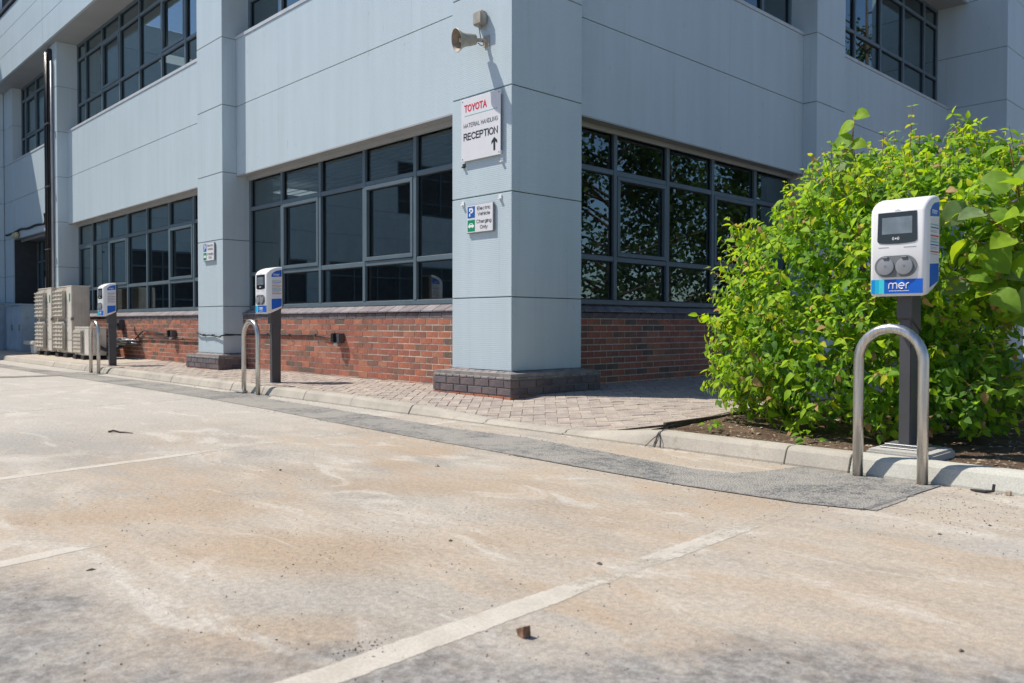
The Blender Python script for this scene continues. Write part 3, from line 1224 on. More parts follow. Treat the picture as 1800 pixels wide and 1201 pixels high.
# closing walls that the photo does not show, so that the rooms stay dark
mb = MB()
mb.box(-20.64, -.4, 13.7, 13.95, 0, 8.6)
mb.box(-.7, -.4, 11.95, 13.7, 0, 7.1)
mb.obj("rear_wall", M['clad_plain'], B)
bl = MB()
bl.box(-6.27, -.95, .52, .57, 2.98, 3.03)
blind = bl.obj("blind", M['blind'], B)
for k in range(9):
    s_ = MB()
    z = 2.93 - k * .048
    s_.add([(-6.25, .52, z), (-.97, .52, z), (-.97, .56, z + .022), (-6.25, .56, z + .022)], [(0, 1, 2, 3)])
    s_.obj("slat", M['blind'], blind, recalc=False)

# the wing that runs forward at the far end (seen edge-on and mirrored in the glass)
core = MB()
core.box(-25, -20.67, -26, 14, .1, 9.85)
wing = core.obj("side_wing", M['joint'], B)
lev = [.12, 1.06, 2.06, 3.06, 4.06, 5.06, 6.06, 7.06, 8.06, 9.06, 9.9]
ys = [(-26, -23), (-17.2, -12.2), (-8.8, -5.4), (-2.6, .195)]
for a, b in zip(lev, lev[1:]):
    solid = [(-26, .195)]
    if 1.0 < a < 2.9:
        solid = [(-26, -24.2), (-17.4, -16.4), (-9.3, -8.4), (-2.5, .195)]
    if 5.0 < a < 6.9:
        solid = [(-26, -24.2), (-17.4, -16.4), (-12.25, .195)]
    for y0, y1 in solid:
        p = MB()
        p.box(-20.66, -20.65 + .02, y0 + .004, y1 - .004, a + .004, b - .004)
        p.obj("panel", M['clad_plain'], wing, bevel=.003, seg=1)
for (y0, y1, z0, z1) in ((-8.4, -2.5, 1.06, 3.06), (-16.4, -9.3, 1.06, 3.06), (-16.4, -12.25, 5.06, 7.06), (-24.2, -17.4, 5.06, 7.06), (-24.2, -17.4, 1.06, 3.06)):
    n = int((y1 - y0) / 1.05)
    window(WING, y0, y1, z0, z1, [y0 + (y1 - y0) * (k + 1) / (n + 1) for k in range(n)], (z0 + .5, z0 + 1.5), d=.0 - .015, sealed=False)


# ------------------------------------------------------------------ place the bricks: the 300 that show largest singly, the rest joined
def place_bricks():
    CAND.sort(key=lambda c: -c[0])
    rest = {}
    for i, (sc, part, mt, key) in enumerate(CAND):
        if i < 232:
            o = link("brick", brick_mesh(key), part)
            o.matrix_local = mt
        else:
            rest.setdefault(part.name, [part, []])[1].append((mt, key))
    for part, lst in rest.values():
        mb = MB()
        mats = M['brick'] + M['blue_brick'] + M['slope_brick']
        for mt, key in lst:
            kind, mi, ln = key
            L = ln / 1000
            idx = mi if kind == 'stretcher' else (6 if kind == 'blue' else 9) + mi
            fn = lambda x, y, z: tuple(mt @ Vector((x, y, z)))
            if kind in ('stretcher', 'blue'):
                mb.box(0, L, 0, .05, 0, BR_H, idx, fn)
            else:
                mb.prism([(0, 0), (0, .016), (.135, .085), (.135, 0)], lambda u, v, t: fn(t, u, v), 0, L, idx)
        mb.obj("brick_courses", mats, part, kind="stuff")


place_bricks()

# ------------------------------------------------------------------ kerb
JOINTS = [-26, -24.4] + [-23.5 + .935 * k for k in range(22)]
JOINTS = [j for j in JOINTS if j < -3.3] + [-3.07, -2.13, -1.22, -.26, .74, 1.62, 2.45, 3.37, 3.75, 4.62, 5.5, 6.4, 7.3, 8.2, 9.1, 10, 10.9, 11.8]
kb = MB()
kb.box(-26, 11.8, -.955, -.87, -.05, .018)
kerb = kb.obj("kerb", M['mortar_dark'])
tag(kerb, "weathered concrete kerb dropping flush near the building corner", "kerb", kind="structure")
for a, b in zip(JOINTS, JOINTS[1:]):
    k = MB()
    n = 6 if -.3 <= a < 2.5 else 1
    prof = lambda h: [(-1.0, -.04), (-1.0, .012), (-.972, max(h - .022, .014)), (-.955, h - .005), (-.93, h), (-.862, h), (-.862, -.04)]
    vs, fs = [], []
    jit = random.uniform(-.004, .004)
    for i in range(n + 1):
        x = a + .004 + (b - a - .008) * i / n
        vs += [(x, y + jit, z) for y, z in prof(kerb_top(x))]
    for i in range(n):
        for q in range(7):
            fs.append((i * 7 + q, i * 7 + (q + 1) % 7, (i + 1) * 7 + (q + 1) % 7, (i + 1) * 7 + q))
    fs += [tuple(range(7)), tuple(n * 7 + q for q in range(6, -1, -1))]
    k.add(vs, fs)
    new = a > 3.7
    o = k.obj("kerb_stone", M['kerb_new'] if new else M['kerb'], kerb, bevel=.003, seg=1)

# ------------------------------------------------------------------ footway: bedding sheet and herringbone pavers
base = MB()
xs = [-26 + .5 * i for i in range(46)] + [-3 + .15 * i for i in range(1, 36)]
ysg = [-.866, -.7, -.5, -.3, -.1, .1, .31, .6]
vs, fs = [], []
for x in xs:
    for y in ysg:
        vs.append((x, y, zp(x, y) - .0055))
nY = len(ysg)
for i in range(len(xs) - 1):
    for j in range(nY - 1):
        fs.append((i * nY + j, (i + 1) * nY + j, (i + 1) * nY + j + 1, i * nY + j + 1))
base.add(vs, fs)
base.add([(-.6, .6, .12), (2.24, .6, .12), (2.24, 14, .12), (-.6, 14, .12)], [(0, 1, 2, 3)])
pav = base.obj("pavement", [M['bedding']], recalc=False)
tag(pav, "herringbone block paving along the foot of the building", "pavement", kind="structure")
# the far part of the footway is plain dusty concrete
far = MB()
vs, fs = [], []
fx = [-26 + .6 * i for i in range(28)]
fx = [x for x in fx if x < -9.7] + [-9.6]
for x in fx:
    for y in ysg:
        vs.append((x, y, zp(x, y) + .002))
for i in range(len(fx) - 1):
    for j in range(nY - 1):
        fs.append((i * nY + j, (i + 1) * nY + j, (i + 1) * nY + j + 1, i * nY + j + 1))
far.add(vs, fs)
far.obj("concrete_strip", M['sandy'], pav, recalc=False)

PW = .097


def clip(poly, nx, ny, c):
    """keep the part with nx*x+ny*y <= c"""
    out = []
    for i in range(len(poly)):
        p, q = poly[i], poly[(i + 1) % len(poly)]
        dp, dq = nx * p[0] + ny * p[1] - c, nx * q[0] + ny * q[1] - c
        if dp <= 0:
            out.append(p)
        if dp * dq < 0:
            t = dp / (dp - dq)
            out.append((p[0] + t * (q[0] - p[0]), p[1] + t * (q[1] - p[1])))
    return out


c45 = sqrt(.5)
pavers = []
A, Bv = (-c45, c45), (c45, c45)


def cell(i, j):
    return (1.0 + PW * (i * A[0] + j * Bv[0]), PW * (i * A[1] + j * Bv[1]))


for i in range(-140, 160):
    for j in range(-140, 160):
        k = (i - j) % 4
        if k == 0:
            w_, h_ = 2, 1
        elif k == 3:
            w_, h_ = 1, 2
        else:
            continue
        g = .0024 / PW
        cs = [(i + g, j + g), (i + w_ - g, j + g), (i + w_ - g, j + h_ - g), (i + g, j + h_ - g)]
        poly = [cell(*q) for q in cs]
        cx = sum(q[0] for q in poly) / 4
        cy = sum(q[1] for q in poly) / 4
        if not (-9.7 < cx < 2.4 and -1.05 < cy < 9.5):
            continue
        if cx < -.30 and cy > .36:
            continue
        if -1.0 < cx < .10 and -.10 < cy < 1.05:
            continue
        if -7.35 < cx < -6.22 and cy > -.10:
            continue
        full = poly
        poly = clip(poly, 0, -1, .855)          # kerb back
        poly = clip(poly, 1, 0, 2.235)          # bed edge
        poly = clip(poly, -1, 0, 9.6)
        if len(poly) >= 3:
            poly = clip(poly, .769, -.639, .769 * 2.236 + .639 * .62)   # splayed bed corner
        if len(poly) < 3:
            continue
        ar = abs(sum(poly[n][0] * poly[(n + 1) % len(poly)][1] - poly[(n + 1) % len(poly)][0] * poly[n][1] for n in range(len(poly)))) / 2
        if ar < .0008:
            continue
        pavers.append((score_at((cx, cy, .1), sqrt(ar)), cx, cy, poly, len(poly) == 4 and ar > .0173, w_ == 2))
pavers.sort(key=lambda p: -p[0])


def paver_geo(mb, poly, mi, dz, fn):
    n = len(poly)
    cx = sum(q[0] for q in poly) / n
    cy = sum(q[1] for q in poly) / n
    ins = [(cx + (x - cx) * .955, cy + (y - cy) * .955) for x, y in poly]
    vs = [fn(x, y, -.03) for x, y in poly] + [fn(x, y, -.0045 + dz) for x, y in poly] + [fn(x, y, dz) for x, y in ins]
    fs = [tuple(range(2 * n, 3 * n))]
    for q in range(n):
        r = (q + 1) % n
        fs += [(q, r, n + r, n + q), (n + q, n + r, 2 * n + r, 2 * n + q)]
    mb.add(vs, fs, mi)


shared = {}
rest = MB()
nobj = 0
for sc, cx, cy, poly, is_full, along in pavers:
    mi = random.choices(range(4), weights=(30, 30, 16, 24))[0]
    dz = random.uniform(-.002, .0025)
    if nobj < 300:
        nobj += 1
        e = .02
        nrm = Vector((-(zp(cx + e, cy) - zp(cx - e, cy)) / (2 * e), -(zp(cx, cy + e) - zp(cx, cy - e)) / (2 * e), 1)).normalized()
        q = Vector((0, 0, 1)).rotation_difference(nrm)
        mt = Matrix.Translation((cx, cy, zp(cx, cy) + dz)) @ q.to_matrix().to_4x4()
        if is_full:
            key = (mi, along)
            if key not in shared:
                t_ = MB()
                paver_geo(t_, [(x - cx, y - cy) for x, y in poly], 0, 0, lambda x, y, z: (x, y, z))
                shared[key] = t_.mesh("paver", M['paver'][mi])
            me = shared[key]
        else:
            t_ = MB()
            paver_geo(t_, [(x - cx, y - cy) for x, y in poly], 0, 0, lambda x, y, z: (x, y, z))
            me = t_.mesh("paver", M['paver'][mi])
        o = link("paver", me, pav)
        o.matrix_local = mt
    else:
        paver_geo(rest, poly, mi, dz, lambda x, y, z: (x, y, zp(x, y) + z))
rest.obj("block_paving", M['paver'], pav, kind="stuff")

# ------------------------------------------------------------------ trench reinstatement: fresh dark tarmac strip
UP = [(-14.5, -1.5), (-13.2, -1.45), (-10.7, -1.46), (-9.2, -1.32), (-8.95, -1.06), (-8.3, -1.03), (-8.1, -1.25), (-5.46, -1.12), (-3.75, -1.18), (-3.55, -1.02), (-2.8, -1.02), (-2.6, -1.2), (-.95, -1.27), (.61, -1.35), (1.19, -1.34), (1.56, -1.32), (2.35, -1.41), (2.76, -1.47), (3.1, -1.51), (3.32, -1.47), (3.42, -1.28), (3.46, -1.01), (4.22, -1.01)]
LO = [(-14.5, -1.78), (-11.97, -1.74), (-9.55, -1.72), (-7.2, -1.65), (-4.07, -1.64), (-2.8, -1.65), (-1.51, -1.70), (-.07, -1.80), (1.23, -1.86), (2.04, -1.88), (2.8, -1.91), (3.34, -1.92), (3.92, -1.88), (4.19, -1.80), (4.22, -1.02)]


def resample(pts, step, amp):
    out = []
    for (x0, y0), (x1, y1) in zip(pts, pts[1:]):
        n = max(1, int(sqrt((x1 - x0) ** 2 + (y1 - y0) ** 2) / step))
        for k in range(n):
            t = k / n
            out.append((x0 + (x1 - x0) * t + random.uniform(-amp, amp), y0 + (y1 - y0) * t + random.uniform(-amp, amp)))
    out.append(pts[-1])
    return out


up_r = resample(UP, .035, .009)
lo_r = resample(LO, .06, .003)
def lerp_y(pts, x):
    for (x0, y0), (x1, y1) in zip(pts, pts[1:]):
        if x0 <= x <= x1:
            return y0 + (y1 - y0) * (x - x0) / max(x1 - x0, 1e-6)
    return pts[-1][1] if x > pts[-1][0] else pts[0][1]


vs, fs, wr = [], [], []
nr = 13
nx = 460
for i in range(nx + 1):
    x = -14.5 + 18.75 * i / nx
    yu, yl = lerp_y(UP, min(x, 4.21)), lerp_y(LO, min(x, 4.19))
    for k in range(nr):
        t_ = k / (nr - 1)
        e0, e1 = yu + .045, yl - .018
        y = e0 + (e1 - e0) * t_
        dist = min(yu + .045 - y, y - (yl - .018), 4.25 - x)
        up_side = y > (yu + yl) / 2
        wide = .085 if up_side else .035
        wr.append(max(0.0, 1 - dist / wide))
        vs.append((x, min(y, -1.004), .0032))
for i in range(nx):
    for k in range(nr - 1):
        fs.append((i * nr + k, i * nr + k + 1, (i + 1) * nr + k + 1, (i + 1) * nr + k))
mb = MB()
mb.add(vs, fs)
patch = mb.obj("tarmac_patch", M['patch'], recalc=False)
at = patch.data.attributes.new("edge", 'FLOAT', 'POINT')
at.data.foreach_set("value", wr)
tag(patch, "dark fresh tarmac strip filling the cable trench beside the kerb", "tarmac patch", kind="structure")
sl = MB()
lo2 = [p for p in LO[9:]]
for (x0, y0), (x1, y1) in zip(lo2, lo2[1:]):
    n = Vector((y0 - y1, x1 - x0, 0)).normalized() * .011
    sl.add([(x0 + n.x, y0 + n.y, .0046), (x0 - n.x, y0 - n.y, .0046), (x1 - n.x, y1 - n.y, .0046), (x1 + n.x, y1 + n.y, .0046)], [(0, 1, 2, 3)])
sl.obj("bitumen_edge", M['patch_seal'], patch, recalc=False)
# thin saw-cut strip that runs out across the bays further along
mb = MB()
a = resample([(-8.62, -1.63), (-8.6, -2.0), (-8.7, -2.5), (-8.75, -8)], .08, .006)
b = resample([(-8.30, -1.63), (-8.28, -2.0), (-8.34, -2.5), (-8.4, -8)], .08, .006)
n = min(len(a), len(b))
mb.add([(x, y, .0065) for x, y in a[:n]] + [(x, y, .0065) for x, y in b[:n]], [(i, i + 1, n + i + 1, n + i) for i in range(n - 1)])
o = mb.obj("tarmac_strip", M['patch'], recalc=False)
tag(o, "narrow dark tarmac strip crossing the bays by the furthest charger", "tarmac patch", kind="structure")

# ------------------------------------------------------------------ painted bay lines (worn)
def bay_line(p0, p1, w, wear_fn, label):
    n = max(4, int((Vector(p1) - Vector(p0)).length / .03))
    d = (Vector(p1) - Vector(p0)).normalized()
    nn = Vector((-d.y, d.x)) * w / 2
    mb = MB()
    vs, fs, wr = [], [], []
    for i in range(n + 1):
        t = i / n
        p = Vector(p0).lerp(Vector(p1), t)
        jl = 1 + random.uniform(-.10, .07)
        jr = 1 + random.uniform(-.10, .07)
        q = [p - nn * 1.35, p - nn * jl * .80, p + nn * jr * .80, p + nn * 1.35]
        vs += [(a.x, a.y, .0012) for a in q]
        wv = wear_fn(t)
        wr += [wv + .62, wv, wv, wv + .62]
    for i in range(n):
        for k in range(3):
            fs.append((i * 4 + k, i * 4 + k + 1, i * 4 + k + 5, i * 4 + k + 4))
    mb.add(vs, fs)
    o = mb.obj("bay_line", M['paint'], recalc=False)
    at = o.data.attributes.new("wear", 'FLOAT', 'POINT')
    at.data.foreach_set("value", wr)
    tag(o, label, "painted line", kind="structure")
    return o


def seg_wear(pts):
    def f(t):
        for (a, wa), (b, wb) in zip(pts, pts[1:]):
            if t <= b:
                return wa + (wb - wa) * (t - a) / (b - a)
        return pts[-1][1]
    return f


bay_line((4.08, -4.75), (3.97, -1.98), .105, seg_wear([(0, .14), (.40, .20), (.47, .40), (.58, .40), (.64, .30), (.76, .32), (.80, .42), (1, .46)]), "broad worn white bay line in front of the nearest charger")
bay_line((2.55, -4.75), (2.46, -4.25), .085, seg_wear([(0, .2), (.6, .26), (1, .52)]), "short worn white line stub at the left foreground edge")
bay_line((.82, -4.6), (.45, -1.92), .085, seg_wear([(0, .2), (.5, .25), (.62, .5), (1, .42)]), "thin worn white bay line running to the dropped kerb")
bay_line((.47, -1.32), (.45, -1.04), .10, seg_wear([(0, .30), (1, .2)]), "short white line stub between tarmac strip and dropped kerb")
bay_line((-2.72, -4.4), (-3.1, -1.75), .085, seg_wear([(0, .36), (.5, .42), (1, .45)]), "faint worn bay line in front of the middle charger")
bay_line((-5.3, -4.0), (-6.0, -1.72), .085, seg_wear([(0, .42), (1, .36)]), "faint worn bay line between middle and furthest chargers")

# ------------------------------------------------------------------ planting bed
def bed_z(x, y):
    if x < 2.27:
        return min(.058, kerb_top(x) - .012) - max(0, 2.26 - x) * .02
    h = mnoise.fractal(Vector((x * 2.3, y * 2.3, 3.1)), 1.0, 2.0, 4) * .022
    rise = .03 * min(max((y + .6) / 1.5, 0), 1)
    return .075 + h + rise


mb = MB()
N1, N2 = 90, 110
vs, fs = [], []
for i in range(N1):
    for j in range(N2):
        x = 2.0 + 5.45 * (i / (N1 - 1)) ** 1.1
        y = -.866 + 9.0 * (j / (N2 - 1)) ** 1.5
        # splayed front corner beside the dropped kerb
        vs.append((x, y, bed_z(x, y)))
for i in range(N1 - 1):
    for j in range(N2 - 1):
        fs.append((i * N2 + j, (i + 1) * N2 + j, (i + 1) * N2 + j + 1, i * N2 + j + 1))
mb.add(vs, fs)
soil = mb.obj("planting_bed", M['soil'], smooth='all', recalc=False)
tag(soil, "bare brown soil of the planting bed behind the kerb", "soil", kind="structure")
ed = MB()  # dark strip standing in for the shadow under the raised paving edge
ed.box(2.236, 2.258, -.62, 8, .03, .112)
ed.prism([(2.236, -.62), (2.258, -.62), (2.04, -.875), (2.018, -.862)], lambda u, v, q: (u, v, q if q < .05 else .10 - (2.25 - u) * .16), .02, .1)
o = ed.obj("gap_shadow_strip", M['edging'])
tag(o, "thin dark strip painting the shadow gap between the paving and the soil bed", "shadow strip")

# chips and bits on the soil
mb = MB()
mats = [M['chip'], M['chip2'], M['pebble'], M['pebble2']]
for k in range(5200):
    x = 2.28 + 4.6 * random.random() ** 1.1
    y = -.85 + 4.2 * random.random() ** 1.7
    s = random.uniform(.004, .014) * (1.5 if random.random() < .06 else 1)
    a = random.uniform(0, pi)
    ca, sa = cos(a), sin(a)
    l, w, h = s * random.uniform(.9, 2.0), s * random.uniform(.4, .9), s * random.uniform(.3, .7)
    z = bed_z(x, y) - h * .2
    tl = random.uniform(-.5, .5)
    fn = lambda u, v, t: (x + ca * u - sa * v, y + sa * u + ca * v, z + t + tl * u)
    mb.add([fn(-l, -w, 0), fn(l, -w * .6, 0), fn(l * .8, w, 0), fn(-l * .7, w * .8, 0), fn(0, 0, h)],
           [(0, 1, 4), (1, 2, 4), (2, 3, 4), (3, 0, 4)], random.choices(range(4), weights=(50, 20, 15, 15))[0])
o = mb.obj("bark_chips", mats, recalc=False)
tag(o, "bark chips and small stones littering the soil bed", "bark chips", kind="stuff")

# loose grit on the tarmac
mb = MB()


def stone(mb, x, y, s, mi, z0=0.0, fn=None):
    a = random.uniform(0, pi)
    rx, ry, rz = s * random.uniform(.7, 1.2), s * random.uniform(.6, 1.0), s * random.uniform(.32, .6)
    vs = []
    for (u, v, w) in ((1, 0, 0), (.3, .95, .1), (-.8, .6, 0), (-.9, -.5, .1), (.2, -1, 0), (.1, .1, 1), (-.3, -.2, .8)):
        u += random.uniform(-.2, .2)
        v += random.uniform(-.2, .2)
        p, q = rx * u, ry * v
        vs.append((x + cos(a) * p - sin(a) * q, y + sin(a) * p + cos(a) * q, z0 + rz * max(w, 0) * 1.2 + .0005 + (.25 * rz if w > 0 else 0)))
    mb.add(vs, [(0, 1, 5), (1, 2, 5), (2, 6, 5), (2, 3, 6), (3, 4, 6), (4, 0, 5), (4, 5, 6)], mi)


for k in range(900):            # along the strip edges
    src = up_r if random.random() < .5 else lo_r
    x, y = random.choice(src)
    if x < -6:
        continue
    g = abs(random.gauss(0, .05))
    y += g if src is up_r else -g
    if y > -1.01:
        continue
    stone(mb, x, y, random.uniform(.002, .0055), random.choice((0, 0, 0, 1)))
for k in range(3600):           # scattered over the bays in drifts
    x = random.uniform(-3, 5.6)
    y = random.uniform(-4.9, -1.05)
    if mnoise.fractal(Vector((x * .9, y * .9, 5.0)), 1.0, 2.0, 3) < -.08 + random.random() * .26:
        continue
    stone(mb, x, y, random.uniform(.0012, .0042), random.choice((0, 0, 1)))
for k in range(420):            # drifted beside the kerb
    x = random.uniform(-8, 5.5)
    y = -1.005 - abs(random.gauss(0, .025))
    stone(mb, x, y, random.uniform(.002, .006), random.choice((0, 1, 1)))
for k in range(260):            # by the corner of the strip
    stone(mb, 4.45 + random.gauss(0, .22), -1.55 + random.gauss(0, .3), random.uniform(.002, .005), random.choice((0, 1, 1)))
for cx, cy, n in ((3.98, -4.17, 50), (2.95, -3.1, 160), (3.05, -3.72, 160)):
    for k in range(n):
        sp = .035 if n == 50 else .2
        stone(mb, cx + random.gauss(0, sp), cy + random.gauss(0, sp), random.uniform(.0015, .004), 0 if n == 50 else 1)
o = mb.obj("grit", [M['pebble'], M['pebble2']], recalc=False)
tag(o, "loose grit scattered over the tarmac and along the kerb", "grit", kind="stuff")

# pebbles one can pick out
PEB = [(2.04, -2.46, .018, 1, "largest rounded tan pebble on the tarmac below the dark strip"), (3.92, -3.23, .010, 0, "dark pebble just beside the broad bay line at its worn gap"),
       (3.34, -3.40, .010, 0, "dark pebble on open tarmac left of the broad bay line"), (2.81, -4.46, .013, 0, "dark pebble lying alone in the left foreground below the short line stub"),
       (4.57, -2.01, .011, 0, "dark pebble right of the broad line below the tarmac strip corner"), (4.66, -1.72, .011, 0, "dark pebble below the new kerb right of the tarmac strip end"),
       (1.55, -3.15, .010, 0, "dark pebble right of the thin bay line on pale tarmac"), (5.02, -3.15, .010, 0, "dark pebble at the far right foreground of the tarmac")]
for i, (x, y, s, mi, lab) in enumerate(PEB):
    mb = MB()
    stone(mb, x, y, s, 0)
    o = mb.obj("pebble", M['pebble2'] if mi else M['pebble'], smooth=False)
    tag(o, lab, "pebble", "pebbles on the tarmac")

# brick crumb in the foreground
fr = thing("brick_fragment", "broken brown brick fragment lying on the foreground tarmac", "brick fragment", (4.2, -3.85, 0))
mb = MB()
mb.add([(-.017, -.005, .0), (.012, -.012, .0), (.017, .012, .0), (-.008, .014, .0), (-.022, -.007, .017), (.016, -.014, .034), (.017, .010, .032), (-.012, .010, .016)],
       [(0, 3, 2, 1), (4, 5, 6, 7), (0, 1, 5, 4), (1, 2, 6, 5), (2, 3, 7, 6), (3, 0, 4, 7)])
mb.obj("crumb", M['fragment'], fr, bevel=.0015, seg=1)
# twig on the bays
mb = MB()
mb.tube([(-.78, -3.30, .006), (-.74, -3.28, .016), (-.70, -3.25, .006), (-.64, -3.23, .009), (-.58, -3.20, .005)], [.007, .008, .006, .005, .003], 6)
o = mb.obj("stick", M['pebble'])
tag(o, "short dark stick lying alone on the far bay tarmac", "stick")
# cable ends sticking out of the bed
mb = MB()
mb.tube([(2.40, -.72, .12), (2.43, -.83, .118), (2.46, -.92, .11), (2.465, -.965, .09)], .0035, 6)
mb.tube([(2.465, -.965, .09), (2.43, -1.0, .05), (2.40, -1.04, .004)], .0026, 6)
mb.tube([(2.465, -.965, .09), (2.475, -1.0, .05), (2.47, -1.03, .004)], .0026, 6)
mb.tube([(2.465, -.965, .09), (2.50, -1.0, .05), (2.51, -1.02, .004)], .0026, 6)
o = mb.obj("wire_bundle", M['blackmat'])
tag(o, "thin black wires hanging over the kerb at the bed corner", "wires")
# rubber scrap by the new kerb
mb = MB()
mb.tube([(4.37, -1.03, .006), (4.40, -1.045, .007), (4.44, -1.045, .008), (4.47, -1.03, .012)], [.004, .008, .008, .006], 7)
mb.tube([(4.468, -1.03, .008), (4.472, -1.026, .045)], .007, 7)
o = mb.obj("rubber_scrap", M['blackmat'])
tag(o, "black rubber scrap lying at the foot of the pale new kerb", "scrap")
mb = MB()
mb.box(4.52, 4.545, -1.035, -1.012, 0, .022)
o = mb.obj("stone_chip", M['chip2'], bevel=.004, seg=1)
tag(o, "pale square stone chip against the new kerb beside black rubber", "stone")
mb = MB()
mb.box(-3.53, -3.33, -1.10, -1.03, 0.007, .032)
o = mb.obj("stone_block", M['plinth_conc'], bevel=.008)
tag(o, "small cream block on the ground under the middle steel hoop", "block")


# ------------------------------------------------------------------ steel hoops
def hoop(w, h, loc, label, base):
    t = thing("steel_hoop", label, "hoop barrier", loc, 0, "steel protection hoops before the chargers")
    r = .0265
    R = w / 2
    path = [(-R, 0, -.03), (-R, 0, h * .4), (-R, 0, h - R - r)]
    for k in range(1, 16):
        a = pi - pi * k / 16
        path.append((R * cos(a), 0, h - R - r + R * sin(a)))
    path += [(R, 0, h - R - r), (R, 0, h * .4), (R, 0, -.03)]
    mb = MB()
    mb.tube(path, r, 20)
    mb.obj("tube", M['steel'], t, smooth='all')
    return t


hoop(.33, .80, (3.985, -1.045, .007), "large near steel hoop standing before the charger by the bush", None)
hoop(.35, .845, (-3.20, -1.06, .007), "steel hoop before the middle charger, small cream block at its foot", None)
hoop(.38, .845, (-8.66, -1.08, .007), "furthest steel hoop, standing beside the small air conditioning unit", None)


# ------------------------------------------------------------------ chargers
def make_charger(loc, label):
    t = thing("charging_post", label, "ev charger", loc, 0, "white electric vehicle charging posts")
    HB = .955 - loc[2]     # head bottom above base
    # post
    mb = MB()
    mb.box(-.033, .033, -.055, .055, 0, HB + .50)
    post = mb.obj("post", M['casing'], t, bevel=.006)
    mb = MB()
    mb.prism([(-.075, HB - .02), (-.075, HB - .115), (-.055, HB - .13), (.056, HB - .19), (.056, HB + .06), (-.075, HB + .03)], lambda u, v, x: (x, u, v), -.042, .042)
    mb.obj("collar", M['casing'], t, bevel=.004, seg=1)
    mb = MB()
    mb.box(-.10, .10, .0135, .060, HB + .075, HB + .525)
    mb.obj("back_cover", M['casing'], t, bevel=.012)
    mb = MB()
    mb.box(-.10, .10, -.075, .075, 0, .008)
    mb.obj("base_plate", M['alu'], t, bevel=.002, seg=1)
    # head
    yf, yb = -.18, .012
    prof = [(yf + .012, 0), (yf, .018), (yf, .452), (yf + .008, .474), (yf + .025, .494), (yf + .05, .512), (yf + .085, .528), (yf + .125, .540), (yf + .165, .546), (yb, .545), (yb, .068), (yf + .13, .035), (yf + .05, .003)]
    bm = bmesh.new()
    hw = .1485
    L = [bm.verts.new((-hw, u, v + HB)) for u, v in prof]
    R = [bm.verts.new((hw, u, v + HB)) for u, v in prof]
    n = len(prof)
    fl = bm.faces.new(L)
    frr = bm.faces.new(R[::-1])
    for i in range(n):
        bm.faces.new((L[i], R[i], R[(i + 1) % n], L[(i + 1) % n]))
    bmesh.ops.recalc_face_normals(bm, faces=bm.faces)
    es = []
    for f in (fl, frr):
        for e in f.edges:
            if not (abs(e.verts[0].co.y - yb) < 1e-4 and abs(e.verts[1].co.y - yb) < 1e-4):
                es.append(e)
    bmesh.ops.bevel(bm, geom=es, offset=.022, segments=5, profile=.5, affect='EDGES', clamp_overlap=True)
    me = bpy.data.meshes.new("head")
    bm.to_mesh(me)
    bm.free()
    me.materials.append(M['white'])
    me.polygons.foreach_set("use_smooth", [True] * len(me.polygons))
    me.set_sharp_from_angle(angle=rad(50))
    head = link("head", me, t)
    Y = yf

    def flat(name, pts, y, mat_, parent, th=.002):
        b = MB()
        b.prism(pts, lambda u, v, q: (u, q, v + HB), y, y - th)
        return b.obj(name, mat_, parent)

    # display panel with a bowed lower edge
    pts = [(-.102, .455 - .003), (.102, .452), (.106, .300)]
    pts += [(.100 * cos(a), .292 - .010 * sin(a)) for a in [pi * k / 10 for k in range(11)]]
    pts += [(-.106, .300)]
    disp = flat("display_panel", pts, Y + .001, M['bezel'], t, .004)
    flat("screen", [(-.080, .335), (.080, .335), (.080, .425), (-.080, .425)], Y - .0032, M['sky_screen'], disp, .0012)
    # contactless symbol
    cb = MB()
    cb.lathe([(0.0, 0), (.0045, 0), (.0045, .001), (0, .001)], (-.006, Y - .0030, .310 + HB), (0, -1, 0), 12)
    for r_ in (.011, .018, .025):
        for sgn in (1, -1):
            arc = []
            for k in range(9):
                a = -.8 + 1.6 * k / 8
                arc.append((-.006 + sgn * r_ * cos(a), Y - .0036, .310 + r_ * sin(a) * .62 + HB))
            if r_ < .02:
                cb.tube(arc, .0017, 5)
    cb.obj("contactless_symbol", M['whiteprint'], disp, recalc=True)
    # sockets
    st = []
    for k in range(17):
        a = -pi / 2 + pi * k / 16
        st.append((.054 + .058 * cos(a), .160 + .058 * sin(a)))
    for k in range(17):
        a = pi / 2 + pi * k / 16
        st.append((-.054 + .058 * cos(a), .160 + .058 * sin(a)))
    st = [(x - .006, z) for x, z in st]
    sp = flat("socket_plate", st, Y + .001, M['sockgrey'], t, .007)
    for sx in (-.054, .046):
        lid = MB()
        ax = Vector((0, -1, .10)).normalized()
        lid.lathe([(.0, 0), (.046, 0), (.047, .004), (.045, .010), (.041, .011), (.0, .012)], (sx - .003, Y - .0055, .158 + HB), ax, 28)
        l = lid.obj("socket_lid", M['socklid'], t, smooth='all')
        l.data.set_sharp_from_angle(angle=rad(35))
        h_ = MB()
        h_.box(sx - .018, sx + .012, Y - .020, Y - .004, .203 + HB, .212 + HB)
        h_.obj("hinge", M['sockgrey'], l, bevel=.002, seg=1)
        d_ = MB()
        d_.lathe([(.0, 0), (.007, 0), (.007, .001), (0, .001)], (sx - .003, Y - .0172, .162 + HB), ax, 14)
        d_.obj("emblem", M['sockgrey'], l)
    # fine print above the sockets and above the display
    fp = MB()
    for x0, x1, z in ((-.10, -.045, .262), (.035, .10, .260), (-.016, .012, .474 - .010)):
        x = x0
        while x < x1:
            w = random.uniform(.004, .008)
            fp.box(x, min(x + w, x1), Y - .0012, Y + .001, z + HB, z + .004 + HB)
            x += w + .002
    fp.obj("fine_print", M['greyprint'], head, kind="stuff")
